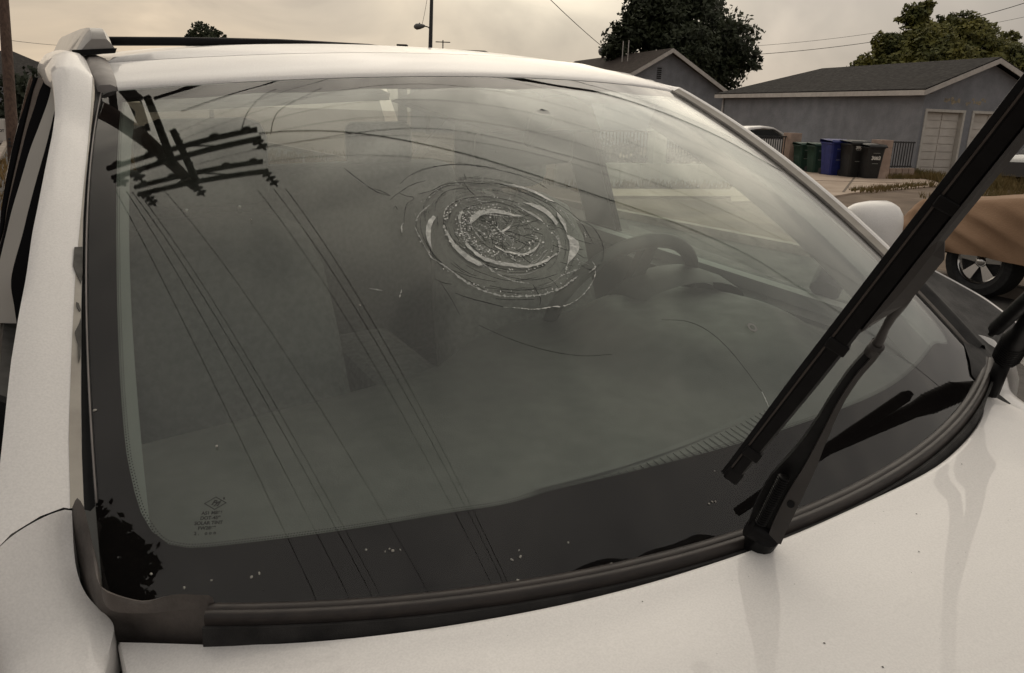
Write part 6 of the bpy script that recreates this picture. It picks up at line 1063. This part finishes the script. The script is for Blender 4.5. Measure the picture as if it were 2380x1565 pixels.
# tree standing on the near side, mirrored in the corner of the windshield
tree('near_tree', (-4.4, -4.9, 0), 9.5, [(0.0, 0.3, 9.0, 1.8), (0.9, 1.0, 8.6, 1.3), (0.9, 1.9, 9.0, 1.05), (1.5, 1.0, 8.9, 0.85), (-1.0, 1.2, 8.4, 1.8), (0.2, -1.2, 8.5, 1.8), (0.2, 0.2, 7.4, 1.8), (0.4, 2.2, 8.4, 1.2), (-0.6, 2.6, 8.6, 1.3), (1.5, 1.6, 8.6, 0.6)], 30000, 0.20, M_l3, 'dark tree seen only as a reflection in the lower left of the windshield', 31, 0.25)
# bushes behind the white wall
for k, lab in enumerate(('dark bush behind the railing left of the white pillar', 'dark bush against the white pillar behind the railing', 'dark bush behind the railing right of the white pillar')):
    q = (V2(V3(2.0366, 19.8960, 0.0000)), V2(V3(2.8765, 20.2365, 0.0000)), V2(V3(4.4009, 20.8544, 0.0000)))[k]+Vector((-fd.y, fd.x, 0))*0.7
    tree('bush', q, 1.0, [(0, 0, .75, .55), (.45, .1, .65, .42), (-.45, 0, .6, .45)], 900, 0.12, M_l3, lab, 40+k, 0.05, 'bush', 'bushes behind the white wall')
rw = random.Random(9); mb = MB()
def weeds(a, b, n, w_, hmax):
    for _ in range(n):
        p = a.lerp(b, rw.random())+Vector((rw.uniform(-w_, w_), rw.uniform(-w_, w_), 0)); hh = rw.uniform(.3, 1)*hmax
        for k in range(3):
            d = Vector((rw.uniform(-.5, .5), rw.uniform(-.5, .5), 1))*hh; mb.add([p+Vector((-.012, 0, 0)), p+Vector((.012, 0, 0)), p+d], [(0, 1, 2)])
weeds(V2(V3(11.9213, 26.3269, 0.0000)), V2(V3(13.1608, 26.8794, 0.0000)), 260, .25, .22); weeds(V2(V3(13.6676, 28.2480, 0.0000)), V2(V3(13.5243, 25.6553, 0.0000)), 500, .3, .35); weeds(V2(V3(8.5880, 20.5258, 0.0000)), V2(V3(11.9141, 23.7536, 0.0000)), 300, .3, .16); weeds(V2(V3(12.7453, 22.9647, 0.0000)), V2(V3(16.0045, 25.7156, 0.0000)), 900, .9, .5); weeds(FA, FB, 500, .7, .25); weeds(V2(V3(10.2416, 18.7112, 0.0000)), V2(V3(13.5683, 21.7556, 0.0000)), 350, .8, .25)
tag(mb.build('dry_weeds', M_weed), 'dry brown weeds growing along the garage and fence feet', 'weeds', kind='stuff')
mb = MB(); gr = V2(V3(-9.6776, 15.2426, 0.0000)); weeds(gr+Vector((-4, -5, 0)), gr+Vector((2, 12, 0)), 5000, 4, .22)
tag(mb.build('dry_grass', leaf_mat('straw_grass', (0.30, 0.20, 0.085), (0.19, 0.125, 0.05), 0.6)), 'patch of yellow dry grass at the left edge', 'grass', kind='stuff')

# dark car parked beyond the dirt at right
pk = V2(V3(16.5182, 24.6212, 0.5571)); o = sedan(pk, rzf+0.25); o.name = 'parked_hatchback'; tag(o, 'dark car with chrome wheel parked on the dirt at far right', 'car')
Md = mat('dark_car_paint', (0.03, 0.032, 0.036), 0.3, coat=1.0)
for c_ in o.children:
    if c_.name.startswith(('body', 'roof')): c_.data.materials[0] = Md

# ------------------------------------------------------------------ poles and lines
M_wood = mat('weathered_pole_wood', (0.095, 0.055, 0.038), 0.9, col2=(0.055, 0.033, 0.024), nscale=3, stretch=(6, 6, 0.6), bump=0.3, bscale=20)
M_arm = mat('crossarm_wood', (0.05, 0.05, 0.042), 0.9, noise=0.4, nscale=6)
M_porc = mat('dark_insulator', (0.02, 0.016, 0.014), 0.35)
M_wire = mat('black_wire', (0.012, 0.012, 0.012), 0.6)
NP = Vector((-3.82, 4.66, 0))
pole = empty('power_pole', tuple(NP)); tag(pole, 'tall wooden power pole with crossarms, mirrored at the upper left of the windshield', 'power pole')
mb = MB(); mb.tube([(0, 0, -.3), (0, 0, 3.5), (0.02, -0.02, 7.5), (0.08, -0.10, 11.0)], [0.15, 0.13, 0.108, 0.092], 14); mb.build('pole', M_wood, pole, smooth=True, sharp=50)
def arm_(a, b, z0, z1, w_=0.10, h_=0.12, nm='crossarm'): mb = MB(); mb.bar(Vector((a[0], a[1], z0))-NP, Vector((b[0], b[1], z1))-NP, w_, h_); return mb.build(nm, M_arm, pole)
arms = [((-4.61, 4.40), (-2.36, 5.13), 8.70), ((-4.42, 4.12), (-2.22, 4.89), 8.70), ((-4.65, 4.38), (-2.37, 4.97), 10.2), ((-4.51, 4.16), (-2.19, 4.71), 10.2)]
ap_ = []
for a, b, z in arms: ap_.append(arm_(a, b, z, z))
bk1 = arm_((-4.65, 6.47), (-3.30, 4.10), 8.35, 8.35); bk2 = arm_((-3.92, 5.39), (-3.00, 3.90), 8.9, 8.9)
for a, b, z in (arms[1], arms[3]):            # flat braces
    m_ = Vector(((a[0]+b[0])/2, (a[1]+b[1])/2, z))
    for e in (a, b):
        q = m_.lerp(Vector((e[0], e[1], z)), .5); mb = MB(); mb.bar(Vector((m_.x, m_.y, z-.55))-NP, q-NP, .04, .015); mb.build('brace', M_arm, pole)
def insul(p, d, n=2, parent=pole):
    """suspension string: discs along d"""
    d = Vector(d).normalized(); mb = MB(); prof = [(.015, 0)]
    for k in range(n): prof += [(.02, .06+.14*k), (.085, .09+.14*k), (.10, .12+.14*k), (.03, .15+.14*k)]
    mb.lathe(Vector(p)-NP, prof+[(.015, .14*n+.1)], 12, axis=d); return mb.build('insulator', M_porc, parent, smooth=True, sharp=50)
WD = Vector((0.68, -0.735, -0.03))
starts = []
for a, b, z in (arms[1], arms[3]):
    A, B = Vector((a[0], a[1], z)), Vector((b[0], b[1], z))
    for k in ((0.03, .14, .96) if z < 9 else (0.05, .42, .97)): q = A.lerp(B, k)+Vector((0, 0, -.02)); insul(q, WD, 3 if z > 9 else 2); starts.append(q+WD*(.5 if z > 9 else .35))
for a, b, z in (arms[0], arms[2]):
    A, B = Vector((a[0], a[1], z)), Vector((b[0], b[1], z))
    for k in (.08, .3, .72, .93): mb = MB(); mb.lathe(A.lerp(B, k)-NP, [(.02, 0), (.02, -.06), (.07, -.08), (.08, -.14), (.03, -.18)], 10); mb.build('pin_insulator', M_porc, pole, smooth=True)
for k in range(7):
    q = Vector((-3.92, 5.39, 8.97)).lerp(Vector((-3.00, 3.90, 8.97)), (k+.5)/7); mb = MB(); mb.lathe(q-NP, [(.02, 0), (.06, .03), (.06, .09), (.02, .12)], 10); mb.build('pin_insulator', M_porc, pole, smooth=True)
mb = MB(); mb.tube([Vector((-4.35, 5.9, 5.6))-NP, Vector((-4.30, 5.85, 7.6))-NP], [.075, .075], 12); mb.tube([Vector((-4.30, 5.85, 6.3))-NP, Vector((-3.85, 4.72, 6.6))-NP], [.05, .05], 8); mb.build('cable_riser', M_arm, pole, smooth=True, sharp=50)
mb = MB(); mb.tube([Vector((-4.9, 6.7, 7.15))-NP, Vector((-4.3, 5.75, 7.5))-NP, Vector((-3.95, 4.95, 8.0))-NP], [.10, .09, .07], 12); mb.build('cable_sleeve', M_arm, pole, smooth=True)

def wire(name, P, r, lab, group='overhead wires', n=14, sag=0.0):
    P = [Vector(p) for p in P]
    if len(P) == 2: P = [P[0].lerp(P[1], i/n)+Vector((0, 0, -4*sag*(i/n)*(1-i/n))) for i in range(n+1)]
    else: P = catmull(P, n*2)
    mb = MB(); mb.tube(P, r, 6); return tag(mb.build(name, M_wire, smooth=True), lab, 'wire', group)
# lines leaving the pole over the hood (mirrored as the slanting lines in the glass)
lead = 'wire slanting down the windshield reflection, '
HL = [('L1', (-1.81, 3.72, 10.2), (1.02, .60, 10.2), 'first of the right trio'), ('L2', (-1.31, 3.31, 8.7), (1.04, .71, 8.7), 'second of the right trio'), ('L3', (-1.14, 3.34, 8.7), (1.156, .744, 8.7), 'third of the right trio'),
      ('L0', (-3.50, 3.65, 10.2), (-.378, .295, 10.2), 'lone one in the middle'), ('La', (-4.07, 3.68, 10.2), (-1.11, .167, 10.2), 'fourth from the left pillar'), ('Lb', (-3.56, 3.25, 8.7), (-1.085, .27, 8.7), 'third from the left pillar'),
      ('Lc', (-3.68, 3.26, 8.7), (-1.338, .234, 8.7), 'second from the left pillar'), ('Ld', (-3.89, 3.28, 8.7), (-1.708, .186, 8.7), 'nearest the left pillar')]
for nm, a, b, lab in HL:
    a, b = Vector(a), Vector(b); d = (b-a)
    wire('power_line', [a-d*.16, a, a+d*.5, b, b+d*2, b+d*6, b+d*11], 0.0055, lead+lab, n=16)
# lines leaving towards the right (mirrored as the long curves across the top of the glass)
TL = [('thick cable curving across the upper windshield reflection', [(-2.30, 5.02, 8.7), (-1.1, 5.22, 8.7), (.94, 5.45, 8.7), (3.34, 5.9, 8.7), (7.27, 7.30, 8.7), (10.4, 8.15, 8.7), (25, 13, 8.8)], .019),
      ('thin wire crossing the thick cable in the upper windshield reflection', [(-2.3, 4.6, 8.7), (-1.34, 4.96, 8.7), (.36, 5.86, 8.7), (1.81, 6.40, 8.7), (3.03, 6.85, 8.7), (8, 9.2, 8.7), (20, 15, 8.8)], .009),
      ('doubled dark cable along the upper right of the windshield reflection', [(-4.6, 6.5, 8.6), (0, 8.1, 8.6), (2.3, 10.2, 8.7), (3.7, 12.3, 8.7), (5.9, 14.9, 8.7), (8.1, 17.0, 8.7), (10.4, 18.6, 8.7), (16, 24, 9)], .065),
      ('fine wire beside the doubled cable in the windshield reflection', [(-4.0, 6.0, 8.9), (1, 9.0, 8.9), (3, 12.2, 8.9), (6.6, 17.0, 8.9), (12, 22.6, 8.9)], .018)]
for lab, P, r in TL: wire('power_line', P, r, lab, n=24)
for k in range(6):
    a = Vector((-3.9+.16*k, 5.35-.24*k, 9.05)); b = a+Vector((14, 10.5-1.3*k, 0.2)); wire('service_wire', [a, b], 0.0055, ('topmost', 'second', 'third', 'fourth', 'fifth', 'lowest')[k]+' of the faint parallel wires across the top of the windshield reflection', 'faint parallel wires', n=10, sag=.15)
# drop wire loops at the pole
for a, b, lab in (((-2.6, 5.0, 8.7), (-2.5, 6.6, 9.0), 'thin looping jumper left of two above the right crossarm end'), ((-2.1, 5.0, 8.7), (-1.7, 6.7, 9.0), 'thin looping jumper right of two above the right crossarm end')):
    wire('jumper_wire', [a, (a[0], a[1]+.5, a[2]-.25), (b[0]-.1, b[1]-.4, b[2]-.25), b], .009, lab, 'jumper wires', n=10)

# wooden pole at the left edge
p0 = V3(-18.7452, 30.0901, 0.0000); lp = empty('utility_pole', (p0.x, p0.y, 0)); tag(lp, 'brown wooden pole leaning at the left edge of the street', 'utility pole')
tp = V3(-14.0899, 23.2054, 4.7828)-Vector((p0.x, p0.y, 0)); bt = V3(-13.0303, 21.0584, 0.8119)-Vector((p0.x, p0.y, 0))
q0 = bt+(bt-tp)*(bt.z/(tp.z-bt.z)); mb = MB(); mb.tube([q0+Vector((0, 0, -.2)), bt, tp, tp+(tp-bt)*1.2], [.15, .14, .125, .11], 14); mb.build('pole', M_wood, lp, smooth=True)
mb = MB(); r0 = bt-q0
for k in range(3): mb.box(tuple(q0.lerp(bt, .5+.1*k)+Vector((0, -.14, 0))), (.05, .03, .05))
mb.build('step_bolt', M_iron, lp)
# meter cabinet by the pole
p1 = V3(-18.4184, 29.0607, 0.0000); o = empty('white_cabinet', (p1.x, p1.y, 0)); tag(o, 'white notice box standing by the leaning pole', 'cabinet')
mb = MB(); mb.box((0, 0, .42), (.62, .30, .84), bev=.015); mb.build('box', mat('cabinet_white', (.55, .52, .48), .6, noise=.15), o); mb = MB(); mb.box((0, -.16, .44), (.54, .02, .70), bev=.006); mb.build('door', mat('cabinet_door', (.6, .57, .53), .6), o)
put_text('notice', 'NOT', .12, Vector((.12, -.175, .40)), Vector((1, 0, 0)), Vector((0, 0, 1)), M_iron, o, bold=.005)
mb = MB(); mb.tube([(0.75, .3, 0), (.78, .3, 1.35)], .07, 8); po = mb.build('wooden_post', M_wood); po.location = (p1.x, p1.y, 0); tag(po, 'short grey wooden post between pole and shrubs', 'post')
# dark building corner at the left edge
p2 = V3(-22.3256, 35.3390, 1.7585); o = empty('left_house', (p2.x, p2.y, 0)); tag(o, 'dark house corner cut by the left edge', 'house')
mb = MB(); mb.box((-2.2, 3, 1.2), (5, 6, 2.4)); mb.build('wall', M_stucco, o); mb = MB(); mb.add([(-5, -.4, 2.4), (.6, -.4, 2.4), (.6, 6.4, 2.4), (-5, 6.4, 2.4), (-5, 3, 3.6), (-.9, 3, 3.6)], [(0, 1, 5, 4), (1, 2, 5), (2, 3, 4, 5), (3, 0, 4), (3, 2, 1, 0)]); mb.build('roof', M_shing, o)
for z in (.9, 1.5): mb = MB(); mb.box((-.4, -.02, z), (.9, .04, .12)); mb.build('window_slat', M_fascia, o)
# lamp post behind the car
lb = V3(-6.6676, 61.3960, 5.8382); lo = empty('street_lamp', (lb.x, lb.y, 0)); tag(lo, 'dark lamp post with a curved arm and one cobra head lamp above the roof', 'street lamp')
tpl = V3(-6.7041, 62.6419, 10.3003)-Vector((lb.x, lb.y, 0)); bl_ = lb-Vector((lb.x, lb.y, 0))
ba = bl_+(bl_-tpl)*(bl_.z/(tpl.z-bl_.z)); mb = MB(); mb.tube([ba, bl_, tpl, tpl+(tpl-bl_)*.6], [.16, .15, .12, .1], 12); mb.build('post', M_iron, lo, smooth=True)
ja, jb, jc = V3(-6.6531, 61.7667, 7.1657)-Vector((lb.x, lb.y, 0)), V3(-6.8516, 61.8490, 7.4606)-Vector((lb.x, lb.y, 0)), V3(-7.1989, 61.8710, 7.5393)-Vector((lb.x, lb.y, 0))
mb = MB(); mb.tube(catmull([ja, jb, jc], 10), .04, 8); mb.build('arm', M_iron, lo, smooth=True)
lh = V3(-7.5105, 61.8597, 7.4987)-Vector((lb.x, lb.y, 0)); mb = MB(); mb.lathe(lh+Vector((.42, 0, .06)), [(.04, 0), (.12, .12), (.20, .4), (.22, .65), (.12, .8), (.02, .85)], 12, axis=(-1, 0, -.12)); mb.build('lamp_head', mat('lamp_grey', (.12, .12, .115), .5), lo, smooth=True)
mb = MB(); mb.lathe(lh+Vector((.0, 0, .1)), [(.05, 0), (.05, .12), (.03, .16)], 8); mb.build('photocell', M_iron, lo)
# wires against the sky
for a, b, r, lab in ((V3(-0.3254, 32.6482, 6.9955), V3(4.7271, 48.8275, 5.4458), .016, 'service wire dropping steeply to the gabled house'), (V3(-6.8744, 61.3937, 9.5483), V3(-7.3273, 61.8951, 7.6255), .015, 'thin wire running down to the cobra head lamp'),
    (V3(17.0539, 63.6510, 6.4773), V3(26.7232, 64.0205, 7.8008), .022, 'lower of the two wires between the trees'), (V3(17.5990, 65.9525, 7.2832), V3(27.5906, 66.3343, 8.6508), .014, 'upper faint wire between the trees'), (V3(26.5096, 51.6130, 7.9852), V3(29.4651, 47.7820, 9.1384), .02, 'wire leaving the olive tree at the top right'), (V3(33.8021, 64.3831, 9.0997), V3(40.2249, 64.8093, 10.6260), .014, 'faint wire below the one leaving the olive tree'),
    (V3(-26.6199, 42.3095, 4.4124), V3(-32.7899, 63.3571, 5.4248), .014, 'top wire crossing behind the left pole'), (V3(-26.5883, 42.0659, 3.5399), V3(-32.7425, 62.9917, 4.1161), .016, 'second wire crossing behind the left pole'), (V3(-26.5732, 41.9499, 3.1245), V3(-32.7199, 62.8177, 3.4929), .012, 'third wire crossing behind the left pole')):
    wire('sky_wire', [a, b], r, lab, 'wires against the sky', n=10, sag=.1)
